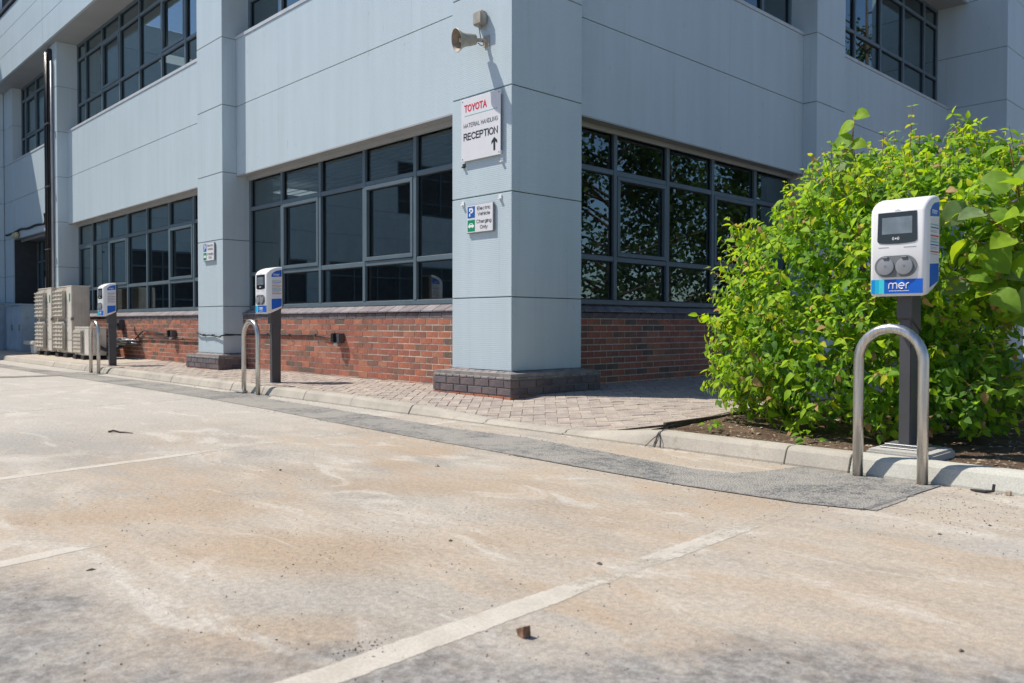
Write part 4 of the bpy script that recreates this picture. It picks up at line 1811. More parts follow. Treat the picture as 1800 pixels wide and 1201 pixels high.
    # brand panel
    bp = flat("brand_panel", [(-.138, .014), (.136, .014), (.136, .090), (-.138, .090)], Y + .001, M['bluepanel'], t, .003)
    for x0, x1, mt in ((-.138, -.118, 'cyan0'), (-.118, -.096, 'cyan1'), (-.096, -.066, 'cyan2')):
        flat("colour_bar", [(x0 + .0006, .0142), (x1, .0142), (x1, .0898), (x0 + .0006, .0898)], Y - .0019, M[mt], bp, .0010)
    # the rounded word "mer" as strokes
    lt = MB()
    zb, xh, q = .040 + HB, .030, .0031

    def arc(cx, cz, rx, rz, a0, a1, n=12):
        return [(cx + rx * cos(a0 + (a1 - a0) * k / n), Y - .0032, cz + rz * sin(a0 + (a1 - a0) * k / n)) for k in range(n + 1)]
    x0 = -.040
    w = .0215
    lt.tube([(x0, Y - .0032, zb), (x0, Y - .0032, zb + xh - w / 2)] + arc(x0 + w / 2, zb + xh - w / 2, w / 2, w / 2, pi, 0) + [(x0 + w, Y - .0032, zb)], q, 6)
    lt.tube([(x0 + w, Y - .0032, zb + xh - w / 2)] + arc(x0 + 1.5 * w, zb + xh - w / 2, w / 2, w / 2, pi, 0) + [(x0 + 2 * w, Y - .0032, zb)], q, 6)
    ex = x0 + 2 * w + .0245
    lt.tube([(ex - .015, Y - .0032, zb + .015), (ex + .015, Y - .0032, zb + .015)] + arc(ex, zb + .015, .015, .015, 0.05, 1.68 * pi, 18), q, 6)
    rx = ex + .0245
    lt.tube([(rx, Y - .0032, zb), (rx, Y - .0032, zb + xh - .013)] + arc(rx + .013, zb + xh - .013, .013, .013, pi, pi * .45, 8), q, 6)
    lt.obj("lettering", M['whiteprint'], bp)
    sm = MB()
    x = -.040
    while x < .066:
        w_ = random.uniform(.003, .009)
        sm.box(x, min(x + w_, .066), Y - .0032, Y - .0015, .0265 + HB, .030 + HB)
        x += w_ + .0022
    sm.obj("strapline", M['whiteprint'], bp, kind="stuff")
    # labels on both cheeks
    for sg in (1, -1):
        X = sg * hw

        def side(name, pts, mat_, parent, th=.0015, x=X):
            b = MB()
            b.prism(pts, lambda u, v, q_: (q_, u, v + HB), x - sg * .0005, x + sg * th)
            return b.obj(name, mat_, parent)
        y0, y1 = yf + .060, yb - .006
        side("side_label", [(y0, .432), (y0 + .002, .455), (y0 + .03, .482), (y0 + .06, .498), (y1, .511), (y1, .432), (y0, .422)], M['bluepanel'], t)
        side("side_label", [(y0, .043), (y1, .086), (y1, .178), (y0, .170)], M['bluepanel'], t)
        info = side("info_label", [(y0 + .003, .178), (y1, .186), (y1, .424), (y0 + .003, .414)], M['signwhite'], t, .0008)
        for z, hgt, mt in ((.362, .006, 'signblue'), (.347, .003, 'greyprint'), (.340, .003, 'greyprint'), (.318, .007, 'redprint'), (.307, .003, 'greyprint'), (.300, .003, 'greyprint'), (.285, .008, 'tealprint'), (.270, .006, 'signblue'), (.258, .003, 'greyprint'), (.250, .003, 'greyprint'), (.233, .007, 'redprint'), (.222, .003, 'greyprint'), (.378, .006, 'tealprint')):
            e = random.uniform(.002, .03) if mt == 'greyprint' else .002
            side("info_line", [(y0 + .006, z), (y1 - e - .004, z + .001), (y1 - e - .004, z + hgt + .001), (y0 + .006, z + hgt)], M[mt], info, .0016)
        if sg > 0:
            me = text_mesh("mer", .048, M['whiteprint'], .0004)
            me.transform(Matrix.Rotation(pi / 2, 4, 'X'))
            me.transform(Matrix.Rotation(pi / 2, 4, 'Z'))
            me.transform(Matrix.Translation((X + .0018, y0 + .022, .440 + HB)))
            link("lettering", me, t)
    return t


CH = make_charger((3.915, -.62, .132), "nearest white charging post, standing before the lime green bush")
c2 = copy_tree(CH, (-3.41, -.655, .096), "middle white charging post, standing before the red brick wall and corner window")
c3 = copy_tree(CH, (-8.93, -.73, .096), "furthest white charging post, standing beside the air conditioning units")
# concrete footing of the near charger
ft = thing("concrete_footing", "low concrete pad with metal plate under the nearest charger", "footing", (3.93, -.66, 0))
mb = MB()
mb.box(-.155, .19, -.19, .17, .02, .122)
mb.obj("pad", M['plinth_conc'], ft, bevel=.012)
mb = MB()
mb.box(-.115, .13, -.10, .14, .1225, .1305)
mb.obj("plate", M['alu'], ft, bevel=.002, seg=1)


# ------------------------------------------------------------------ signs
def ev_sign(x0, x1, z0, z1, label, y=-.004):
    t = thing("parking_sign", label, "sign", ((x0 + x1) / 2, y, (z0 + z1) / 2), 0, "electric vehicle parking signs on the columns")
    w, h = (x1 - x0), (z1 - z0)
    f = MB()
    f.box(-w / 2, w / 2, -.022, -.002, -h / 2, h / 2)
    bd = f.obj("board", M['signgrey'], t, bevel=.006)
    f = MB()
    f.box(-w / 2 + .007, w / 2 - .007, -.0245, -.0215, -h / 2 + .007, h / 2 - .007)
    f.obj("face", M['signwhite'], t, bevel=.001, seg=1)
    sq = h * .40
    xq = -w / 2 + .022
    for zc, mt in ((h * .235, 'signblue'), (-h * .235, 'greenprint')):
        f = MB()
        f.box(xq, xq + sq * .98, -.026, -.0243, zc - sq / 2, zc + sq / 2)
        f.obj("symbol_panel", M[mt], t)
    text_on_front("P", xq + sq * .22, -.0265, h * .235 - sq * .36, sq * .55, sq * .72, M['whiteprint'], t, bold=.07)
    # little white car with a plug
    c = MB()
    cx, cz, k = xq + sq * .49, -h * .235, sq / 2
    pts = [(-.82, -.28), (-.82, .02), (-.62, .12), (-.36, .42), (.34, .42), (.58, .12), (.84, .02), (.84, -.28), (.55, -.28), (.50, -.42), (.32, -.42), (.27, -.28), (-.27, -.28), (-.32, -.42), (-.50, -.42), (-.55, -.28)]
    c.prism([(cx + u * k * .95, cz + v * k) for u, v in pts], lambda u, v, q: (u, q, v), -.0260, -.0272)
    c.obj("car_symbol", M['whiteprint'], t)
    c = MB()
    c.prism([(cx + u * k * .95, cz + v * k) for u, v in ((-.34, .15), (-.24, .32), (.24, .32), (.36, .15))], lambda u, v, q: (u, q, v), -.0272, -.0278)
    c.obj("car_window", M['greenprint'], t)
    xt = xq + sq * 1.15
    wt = w / 2 - .022 - xt
    xm = xt + wt / 2
    for body, zc, wf in (("Electric", h * .275, .86), ("Vehicle", h * .085, .80), ("Charging", -h * .175, .96), ("Only", -h * .375, .50)):
        text_on_front(body, xm, -.0262, zc, wt * wf, h * .125, M['darkprint'], t, 'CENTER')
    return t


ev_sign(-.636, -.232, .638 + 1.06, .920 + 1.06, "electric vehicle parking sign on the corner column below the reception sign")
ev_sign(-6.98, -6.575, 1.755, 2.035, "electric vehicle parking sign on the middle column above the hanging cable")

rs = thing("reception_sign", "large white reception sign with red heading on the corner column", "sign", (-.415, 0, 2.725))
W_, H_ = .585, .615
mb = MB()
mb.box(-W_ / 2, W_ / 2, -.034, -.028, -H_ / 2, H_ / 2)
mb.obj("board", M['signwhite'], rs, bevel=.002, seg=1)
text_on_front("TOYOTA", -.245, -.0352, .175, .34, .072, M['redprint'], rs, bold=.055)
mb = MB()
mb.box(-.24, .25, -.0352, -.0338, .135, .141)
mb.obj("rule", M['tealprint'], rs)
text_on_front("MATERIAL HANDLING", -.255, -.0352, .020, .510, .043, M['darkprint'], rs, bold=-.03)
text_on_front("RECEPTION", -.255, -.0352, -.105, .510, .072, M['darkprint'], rs, bold=.035)
mb = MB()
ar = [(-.006, -.26), (.014, -.26), (.014, -.175), (.035, -.198), (.035, -.168), (.004, -.132), (-.027, -.168), (-.027, -.198), (-.006, -.175)]
mb.prism([(.205 + (u - .004) * 1.35, v * 1.0 + .0) for u, v in ar], lambda u, v, q: (u, q, v), -.0338, -.0352)
mb.obj("arrow", M['darkprint'], rs)
for sx in (-.27, .27):
    for sz in (-.285, .285):
        b = MB()
        b.lathe([(0, 0), (.006, 0), (.006, .002), (0, .003)], (sx, -.034, sz), (0, -1, 0), 10)
        b.obj("screw", M['darkprint'], rs)
        b = MB()
        b.box(sx - .012, sx + .012, -.028, -.001, sz - .02, sz + .02)
        b.obj("standoff", M['clip'], rs)


def clip_at(x, z, mat_, label):
    t = MB()
    t.box(x - .02, x + .02, -.010, -.001, z - .022, z + .022)
    t.box(x - .016, x + .016, -.028, -.010, z - .022, z - .010)
    o = t.obj("sign_bracket", mat_, bevel=.002, seg=1)
    tag(o, label, "bracket")


clip_at(-.70, 2.385, M['blackmat'], "dark bent bracket below the lower left corner of the reception sign")
clip_at(-.130, 2.365, M['clip'], "white bracket below the lower right corner of the reception sign")
clip_at(-.715, 2.005, M['clip'], "empty white bracket up left of the corner parking sign")
clip_at(-.155, 2.015, M['clip'], "empty white bracket up right of the corner parking sign")

# ------------------------------------------------------------------ horn loudspeaker on the corner column
hs = thing("horn_speaker", "weathered cream horn loudspeaker bracketed to the corner column", "loudspeaker", (-.40, 0, 3.55))
mouth = Vector((-.075, -.285, -.035))
axis = Vector((-.26, -.94, -.20)).normalized()
ob = MB()
ob.lathe([(.108, 0), (.112, -.004), (.108, -.010), (.088, -.035), (.072, -.065), (.063, -.10), (.060, -.135), (.060, -.150), (.057, -.152), (.052, -.20), (.030, -.205), (0, -.205)], mouth, axis, 32)
ob.obj("horn_shell", M['horn'], hs, smooth=True)
ob = MB()
ob.lathe([(.108, 0), (.100, -.006), (.080, -.035), (.064, -.065), (.055, -.10), (.050, -.14), (0, -.141)], mouth, axis, 32)
ob.obj("horn_throat", M['horn_in'], hs, smooth=True)
ob = MB()
ob.lathe([(0, .0), (.018, -.001), (.025, -.010), (.027, -.03), (.030, -.09), (.026, -.13)], mouth + axis * -.035, axis, 20)
ob.obj("horn_plug", M['horn'], hs, smooth=True)
bk = MB()
back = mouth + axis * -.185
bk.tube([back, back + Vector((.02, .04, .0)), Vector((.045, -.004, .0))], .020, 8)
bk.box(.005, .085, -.012, -.001, -.06, .045)
bk.obj("bracket", M['horn'], hs, smooth=True)
cbm = MB()
cbm.tube([Vector((-.0, -.06, .10)), Vector((.005, -.05, .03)), Vector((.04, -.045, -.03)), Vector((.055, -.05, -.055)), Vector((.03, -.06, -.06)), Vector((.0, -.08, -.03))], .004, 6)
cbm.obj("cable", M['blackmat'], hs)
jb = thing("junction_box", "small cream junction box above the horn loudspeaker", "junction box", (-.405, 0, 3.76))
mb = MB()
mb.box(-.075, .06, -.085, -.001, -.062, .070)
mb.obj("box_body", M['horn'], jb, bevel=.014, seg=3)
mb = MB()
mb.tube([(0.0, -.045, -.055), (0, -.045, -.10)], .016, 10)
mb.obj("gland", M['horn'], jb)
bc = thing("alarm_beacon", "small rust coloured alarm beacon on the shaded spandrel beside the corner column", "beacon", (-.215, 1.06, 3.17))
mb = MB()
mb.lathe([(.055, 0), (.055, .02), (0, .02)], (0, 0, 0), (1, 0, 0), 16)
mb.obj("beacon_base", M['horn'], bc)
mb = MB()
mb.lathe([(.05, .02), (.048, .05), (.035, .075), (0, .085)], (0, 0, .01), (1, 0, 0), 16)
mb.obj("beacon_lens", M['amber'], bc, smooth='all')


# ------------------------------------------------------------------ wall boxes and cables
def wall_box(x, y, z, label):
    t = thing("socket_box", label, "socket box", (x, y, z), 0, "black socket boxes on the brick walls")
    mb = MB()
    mb.box(-.085, .0, -.115, -.012, -.060, .062)
    mb.obj("lid", M['black'], t, bevel=.012, seg=2)
    mb = MB()
    mb.box(-.005, .080, -.085, -.001, -.062, .058)
    mb.obj("body", M['casing'], t, bevel=.008)
    for gx in (-.060, -.022):
        g = MB()
        g.lathe([(.014, 0), (.014, -.018), (.019, -.020), (.016, -.040), (0, -.042)], (gx, -.06, -.058), (0, 0, 1), 10)
        g.obj("gland", M['clip'], t)
    return t


wall_box(-3.53, .31, .620, "black double socket box on the brick wall behind the middle charger")
wall_box(-9.00, .31, .625, "black double socket box on the brick wall beside the furthest charger")
sw = thing("isolator_switch", "tall dark isolator box on the brick wall just behind the furthest charger", "switch box", (-11.62, .31, .78))
MB().box(-.10, .08, -.10, -.001, -.11, .10).obj("box_body", M['casing'], sw, bevel=.01)
MB().box(-.06, .05, -.13, -.10, -.03, .03).obj("handle", M['black'], sw, bevel=.004, seg=1)


def sag(pts, r, name, mat_, label, cat="cable", clips=()):
    t = thing(name, label, cat, pts[0])
    o0 = Vector(pts[0])
    path = []
    P = [Vector(p) - o0 for p in pts]
    for i in range(len(P) - 1):
        p0 = P[max(i - 1, 0)]
        p1, p2 = P[i], P[i + 1]
        p3 = P[min(i + 2, len(P) - 1)]
        for k in range(6):
            u = k / 6
            path.append(.5 * ((2 * p1) + (-p0 + p2) * u + (2 * p0 - 5 * p1 + 4 * p2 - p3) * u * u + (-p0 + 3 * p1 - 3 * p2 + p3) * u ** 3))
    path.append(P[-1])
    mb = MB()
    mb.tube(path, r, 7)
    mb.obj("cable_run", mat_, t, smooth='all')
    for c in clips:
        q = Vector(c) - o0
        b = MB()
        b.box(q.x - .012, q.x + .012, q.y - .026, q.y + .012, q.z - .014, q.z + .018)
        b.obj("cable_clip", M['blackmat'], t)
    return t


sag([(-6.315, .02, .635), (-6.315, .29, .63), (-6.1, .295, .64), (-5.5, .295, .645), (-4.85, .295, .64), (-4.15, .295, .645), (-3.85, .29, .62), (-3.62, .285, .60)], .011, "black_cable", M['blackmat'], "black cable clipped along the brick wall behind the middle charger", clips=[(-5.5, .305, .645), (-4.85, .305, .64), (-4.15, .305, .645)])
sag([(-7.26, .1, .66), (-7.255, -.02, .66), (-6.98, -.022, .62), (-6.8, -.022, .625), (-6.62, -.022, .62), (-6.4, -.03, .60), (-6.322, -.02, .625), (-6.318, .15, .63)], .011, "black_cable", M['blackmat'], "black cable slung round the middle column above its brick plinth", clips=[(-6.98, -.012, .62), (-6.64, -.012, .62)])
sag([(-11.0, .25, .42), (-10.75, .28, .55), (-10.45, .29, .66), (-9.9, .29, .645), (-9.5, .29, .62), (-9.05, .26, .62)], .012, "black_cable", M['blackmat'], "upper black cable looping up to the socket box by the furthest charger")
sag([(-10.8, .28, .54), (-10.2, .29, .535), (-9.4, .29, .54), (-8.7, .29, .53), (-8.0, .29, .53), (-7.3, .29, .52)], .012, "black_cable", M['blackmat'], "lower cable running straight along the brick wall by the furthest charger", clips=[(-9.4, .3, .54), (-8.6, .3, .53)])
# coil of leftover cable on a tray
ct = thing("cable_tray", "dark cable tray heaped with cable ends on the brick wall behind the furthest charger", "cable tray", (-10.95, .15, .45))
MB().box(-.75, .35, -.14, .15, -.06, -.035).obj("tray", M['casing'], ct)
for k in range(9):
    y0, z0, a = random.uniform(-.12, .12), random.uniform(-.02, .07), random.uniform(-.06, .06)
    b = MB()
    b.tube([(-.7, y0, z0), (-.3, y0 + a, z0 + .02), (.05, y0 - a, z0), (.35 + random.uniform(-.05, .1), y0, z0 - .01)], .014, 6)
    b.obj("cable_end", M['blackmat'] if k % 3 else M['conduit'], ct, smooth='all')
tap = MB()
tap.tube([(-10.95, .30, .66), (-10.8, .24, .67), (-10.72, .22, .68)], .014, 6)
tap.tube([(-10.72, .22, .66), (-10.72, .22, .73)], .012, 6)
tap.tube([(-10.72, .22, .66), (-10.66, .22, .58)], .010, 6)
o = tap.obj("outside_tap", M['pebble'])
tag(o, "small old tap on the brick wall above the cable tray", "tap")

# pipes up the far column
tr = thing("pipe_trunking", "tall black pipe trunking running up the far column from the air conditioning units", "trunking", (-15.28, 0, 1.45))
mb = MB()
mb.box(-.10, .13, -.085, -.001, 0, 5.50)
mb.obj("trunk", M['blackmat'], tr, bevel=.015)
mb = MB()
mb.tube([(-.06, -.09, 5.45), (-.08, -.10, 4), (-.06, -.10, 2.5), (-.07, -.10, 0)], .024, 8)
mb.tube([(.07, -.10, 5.4), (.06, -.10, 3), (.08, -.10, 0)], .022, 8)
mb.obj("pipe", M['black'], tr, smooth='all')
mb = MB()
mb.tube([(.20, -.04, 5.2), (.205, -.04, 3), (.20, -.04, 0)], .026, 10)
mb.obj("conduit", M['conduit'], tr, smooth='all')
mb = MB()
mb.box(-.24, -.105, -.075, -.002, 0, 1.92)
mb.obj("side_trunk", M['blackmat'], tr, bevel=.01)
for z in (1.0, 2.4, 3.8):
    b = MB()
    b.box(-.11, .23, -.125, -.085, z, z + .03)
    b.obj("strap", M['casing'], tr)
sag([(-15.62, -.06, 3.30), (-16.65, .19, 3.20), (-17.4, .19, 3.22), (-18.2, .19, 3.20), (-18.9, .19, 3.235), (-19.6, .185, 3.19), (-20.4, .18, 3.185)], .028, "black_cable", M['blackmat'], "thick black cable strung along the wall above the far entrance")
el = thing("bulkhead_lamp", "small yellowed bulkhead lamp above the far entrance door", "lamp", (-19.25, .2, 3.10))
mb = MB()
mb.box(-.2, .2, -.11, -.001, -.08, .07)
mb.obj("lamp_body", M['lampcream'], el, bevel=.03, seg=3)


# ------------------------------------------------------------------ air conditioning units
def ac_big(loc, label):
    t = thing("air_conditioner", label, "ac unit", loc, 0, "outdoor air conditioning units on the footway")
    w, d, h, zb = 1.05, .33, 1.34, .085
    mb = MB()
    mb.box(0, w, 0, d, zb, zb + h)
    mb.obj("casing", M['ac_side'], t, bevel=.012)
    mb = MB()
    mb.box(w - .34, w - .012, -.006, .02, zb + .02, zb + h - .01)
    mb.obj("service_panel", M['ac'], t, bevel=.005, seg=1)
    mb = MB()
    mb.box(-.004, w + .004, -.006, d + .004, zb + h - .004, zb + h + .022)
    mb.obj("top_cover", M['ac'], t, bevel=.008)
    for z0 in (.05, .70):
        g = MB()
        g.box(.03, w - .37, -.075, -.001, zb + z0, zb + z0 + .59)
        gr = g.obj("fan_grille", M['ac_grille'], t, bevel=.03, seg=2)
        for k in range(7):
            s = MB()
            z = zb + z0 + .05 + k * .082
            s.box(.035, w - .375, -.090, -.0745, z, z + .018)
            s.obj("slat", M['ac'], gr)
        for k in range(3):
            s = MB()
            s.box(.10 + k * .22, .112 + k * .22, -.087, -.0745, zb + z0 + .04, zb + z0 + .56)
            s.obj("slat", M['ac_grille'], gr)
    mb = MB()
    mb.box(w - .17, w - .09, -.0085, -.0055, zb + h - .30, zb + h - .14)
    mb.obj("sticker", M['greenprint'], t)
    mb = MB()
    mb.box(w - .035, w + .015, -.018, .03, zb + .66, zb + .72)
    mb.obj("handle", M['sockgrey'], t, bevel=.004, seg=1)
    mb = MB()
    mb.box(w - .34, w - .012, -.009, -.0055, zb + .262, zb + .27)
    mb.obj("panel_seam", M['sockgrey'], t)
    for k in range(5):
        s = MB()
        s.box(w, w + .006, .03 + k * .06, .045 + k * .06, zb + .05, zb + h - .06)
        s.obj("side_rib", M['ac_side'], t)
    for fx in (.12, .70):
        s = MB()
        s.prism([(fx - .10, 0), (fx + .16, 0), (fx + .12, .075), (fx - .06, .075)], lambda u, v, q: (u, q, v), -.05, d + .05)
        s.obj("foot", M['blackmat'], t, bevel=.006, seg=1)
    return t


a1 = ac_big((-13.60, -.35, .115), "tall twin fan air conditioner nearer the chargers, ribbed side in view")
copy_tree(a1, (-15.02, -.35, .115), "tall twin fan air conditioner beside the blue grey cabinets", group="outdoor air conditioning units on the footway")
sm = thing("air_conditioner", "small single fan air conditioner in front of the tall units", "ac unit", (-12.12, -.42, .115), 0, "outdoor air conditioning units on the footway")
MB().box(0, .87, 0, .31, .075, .60).obj("casing", M['ac'], sm, bevel=.012)
MB().box(-.004, .874, -.005, .314, .598, .618).obj("top_cover", M['ac'], sm, bevel=.006, seg=1)
g = MB().box(.03, .53, -.045, -.001, .10, .57).obj("fan_grille", M['ac_grille'], sm, bevel=.02)
for k in range(6):
    MB().box(.035, .525, -.055, -.0445, .13 + k * .075, .14 + k * .075).obj("slat", M['ac_side'], g)
MB().box(.56, .60, -.004, .0, .10, .57).obj("panel_seam", M['sockgrey'], sm)
MB().box(.868, .90, .10, .22, .16, .46).obj("pipe_cover", M['ac_side'], sm, bevel=.008)
for fx in (.10, .60):
    s = MB()
    s.prism([(fx - .08, 0), (fx + .14, 0), (fx + .10, .075), (fx - .05, .075)], lambda u, v, q: (u, q, v), -.05, .36)
    s.obj("foot", M['blackmat'], sm, bevel=.006, seg=1)
# lagged pipes from the small unit to the tray
sag([(-11.22, -.25, .36), (-11.1, -.15, .30), (-11.0, .05, .36), (-11.1, .14, .41)], .035, "lagged_pipe", M['blackmat'], "black lagged pipes between the small air conditioner and the cable tray", "pipe")
dg = thing("drain_gutter", "white plastic drain hopper on the ground before the cabinets", "drain", (-15.9, -.45, .115))
MB().box(0, .78, 0, .3, .20, .29).obj("channel", M['ac'], dg, bevel=.02)
mb = MB()
mb.prism([(.35, .20), (.75, .20), (.66, 0), (.44, 0)], lambda u, v, q: (u, q, v), .05, .26)
mb.obj("hopper", M['white'], dg, bevel=.02)


# ------------------------------------------------------------------ cabinets
def cabinet(x0, x1, y0, y1, h, label):
    t = thing("electric_cabinet", label, "cabinet", (x0, y0, .118), 0, "blue grey electric cabinets by the entrance")
    w, d = x1 - x0, y1 - y0
    MB().box(0, w, 0, d, 0, h).obj("casing", M['cab'], t, bevel=.01)
    MB().box(-.02, w + .02, -.03, d + .01, h, h + .03).obj("top_cover", M['cab'], t, bevel=.006, seg=1)
    n = 2 if w > 1 else 1
    for k in range(n):
        dr = MB().box(.02 + k * w / n, (k + 1) * w / n - .02, -.02, .0, .05, h - .05).obj("door", M['cab'], t, bevel=.006, seg=1)
        MB().box((k + 1) * w / n - .10, (k + 1) * w / n - .06, -.045, -.02, h * .45, h * .58).obj("handle", M['sockgrey'], dr, bevel=.004, seg=1)
    for z in (.25 * h, .5 * h, .75 * h):
        MB().box(w - .0, w + .018, .05, .12, z - .03, z + .03).obj("hinge", M['cab'], t, bevel=.004, seg=1)
    return t


cabinet(-20.6, -19.75, -.35, .15, 1.20, "blue grey electric cabinet at the very end of the building")
cabinet(-19.70, -18.75, -.30, .15, 1.16, "blue grey electric cabinet in the middle of its row")
cabinet(-18.35, -16.95, -.25, .25, 1.12, "wide blue grey electric cabinet next to the air conditioners")

# ------------------------------------------------------------------ shrubs
def leaf_template(fold=.25, droop=.35, width=.27):
    """ovate leaf, unit length along +x from its stalk, normal +z: 10 triangles"""
    mid = [(0, 0), (.22, 1.0), (.50, 1.04), (.78, .58), (1.0, 0)]
    vs = []
    for (x, w) in mid:
        z = -droop * x * x
        if w == 0:
            vs.append((x, 0, z))
        else:
            vs += [(x, -w * width, z + fold * w * width), (x, 0, z), (x, w * width, z + fold * w * width)]
    # verts: 0 tip-start, 1..3,4..6,7..9, 10 end
    fs = [(0, 1, 2), (0, 2, 3), (1, 4, 5, 2), (2, 5, 6, 3), (4, 7, 8, 5), (5, 8, 9, 6), (7, 10, 8), (8, 10, 9)]
    return np.array(vs), fs


TEMPL = [leaf_template(.30, .30, .27), leaf_template(.15, .55, .30), leaf_template(.42, .15, .25), leaf_template(.22, .75, .28)]


def frame_from(dirv, nrm):
    x = dirv / (np.linalg.norm(dirv) + 1e-9)
    z = nrm - x * (nrm @ x)
    z = z / (np.linalg.norm(z) + 1e-9)
    y = np.cross(z, x)
    return np.stack([x, y, z], 1)


def emit_leaves(root, leaves, mats, nsingle, stuff_name, templates=TEMPL):
    """leaves: (pos, dir, normal, size, mat index). The nsingle largest in view become objects, the rest one mesh"""
    order = []
    for L in leaves:
        order.append((score_at(L[0], L[3]) + (0.0 if L[5] else -10), L))
    order.sort(key=lambda a: -a[0])
    shared = {}
    off = np.array(root.location)
    V, Fc, MI = [], [], []
    for i, (sc, L) in enumerate(order):
        pos, dv, nv, size, mi, outer = L
        ti = int(RNG.integers(len(templates)))
        tv, tf = templates[ti]
        R3 = frame_from(dv, nv)
        if i < nsingle:
            key = (ti, mi)
            if key not in shared:
                b = MB()
                b.add([tuple(v) for v in tv], tf)
                shared[key] = b.mesh("leaf", mats[mi], smooth='all', recalc=False)
            o = link("leaf", shared[key], root)
            mm = Matrix.Identity(4)
            for r_ in range(3):
                for c_ in range(3):
                    mm[r_][c_] = R3[r_, c_] * size
                mm[r_][3] = pos[r_] - off[r_]
            o.matrix_local = mm
        else:
            base_i = len(V)
            V += [tuple(v) for v in (tv * size) @ R3.T + pos - off]
            Fc += [tuple(k + base_i for k in f) for f in tf]
            MI += [mi] * len(tf)
    if V:
        b = MB()
        b.v, b.f, b.mi = V, Fc, MI
        o = b.obj(stuff_name, mats, root, smooth='all', recalc=False)
        o['kind'] = "stuff"


def unit(v):
    v = np.asarray(v, float)
    return v / (np.linalg.norm(v) + 1e-9)


LOBES = [((3.14, .62, .98), (1.06, 1.05, .98), 1.0), ((3.42, 1.10, 1.42), (1.12, 1.10, .76), .9), ((3.35, -.02, .55), (.74, .52, .52), .55),
         ((4.15, 1.9, 1.45), (1.15, 1.1, .70), .6), ((2.90, .35, .62), (.78, .76, .60), .5), ((3.72, .20, 1.25), (.60, .62, .60), .45), ((3.92, .0, .42), (.40, .34, .36), .22), ((3.9, 3.3, .85), (1.5, .9, .85), .7)]  # last lobe added behind as a dark backdrop to the lower right hollow


def inside(p, scale=.80):
    for c, r, w in LOBES:
        q = (np.array(p) - c) / (np.array(r) * scale)
        if q @ q < 1:
            return True
    return False


bush = thing("leafy_shrub", "big lime green leafy shrub behind the nearest charger", "shrub", (3.3, .7, .09))
leaves = []
twigs = MB()
NT_ = 5600
cnt = 0
tries = 0
while cnt < NT_ and tries < 120000:
    tries += 1
    k = RNG.choice(len(LOBES), p=np.array([l[2] for l in LOBES]) / sum(l[2] for l in LOBES))
    c, r, w = LOBES[k]
    v = unit(RNG.normal(size=3))
    if v[2] < -.75:
        continue
    lump = 1 + .20 * mnoise.noise(Vector((v[0] * 2.2 + k * 7, v[1] * 2.2, v[2] * 2.2))) + .13 * mnoise.noise(Vector((v[0] * 6 + k, v[1] * 6, v[2] * 6)))
    depth = RNG.beta(3.2, 1.0)
    rad_ = (.62 + .38 * depth) * lump
    p = np.array(c) + v * np.array(r) * rad_
    if p[2] < .13 or p[0] < 1.55 or p[1] < -.72:
        continue
    if p[0] > 3.8 and p[2] < .95 and p[1] > .35 and p[1] < 2.6 and RNG.random() < .85:
        continue
    # only keep shoots near the outside of the union
    if inside(p, .74):
        if RNG.random() < .80:
            continue
    cnt += 1
    outer = not inside(p, .93)
    # a shoot: pairs of opposite leaves along a short stem, pointing out and up then drooping
    outv = unit(v / np.array(r))
    up_ = np.array([0, 0, 1.0])
    d = unit(outv * .75 + up_ * (.55 if p[2] > .7 else .15) + RNG.normal(size=3) * .32)
    L_ = RNG.uniform(.08, .20) * (1.25 if outer and p[2] > 1.7 else 1)
    q0 = p - d * L_ * .55
    pts = [q0, q0 + d * L_ * .5 + up_ * .01, q0 + d * L_ + up_ * -.005]
    if outer or RNG.random() < .3:
        twigs.tube([tuple(a) for a in pts], [.0032, .0025, .0014], 4, 1 if RNG.random() < .3 else 0, cap=False)
    npair = 2 + int(L_ > .13)
    for a in range(npair):
        t_ = (a + .6) / npair
        base_p = q0 + d * L_ * t_
        side = unit(np.cross(d, up_) + RNG.normal(size=3) * .5)
        if a % 2:
            side = unit(np.cross(d, side))
        size0 = RNG.uniform(.038, .080) * (1.06 - .30 * t_ * (RNG.random() < .6))
        for sg in (1, -1):
            ld = unit(side * sg * .9 + d * .55 - up_ * RNG.uniform(.15, .75))
            nv = unit(up_ * .75 + np.array([-.45, -.45, 0]) + outv * .55 + RNG.normal(size=3) * .36)
            hgt = p[2]
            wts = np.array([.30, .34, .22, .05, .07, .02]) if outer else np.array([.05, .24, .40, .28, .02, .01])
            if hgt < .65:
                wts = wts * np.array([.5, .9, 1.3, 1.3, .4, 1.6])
            if p[0] > 3.9 and p[2] < 1.1:  # deeper leaf colours low on the right: the hollow's shade put into the mix
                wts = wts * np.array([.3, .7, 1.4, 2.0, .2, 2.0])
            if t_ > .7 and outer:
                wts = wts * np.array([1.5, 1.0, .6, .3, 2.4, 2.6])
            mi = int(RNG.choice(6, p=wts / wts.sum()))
            leaves.append((base_p, ld, nv, size0 * RNG.uniform(.85, 1.1), mi, outer))
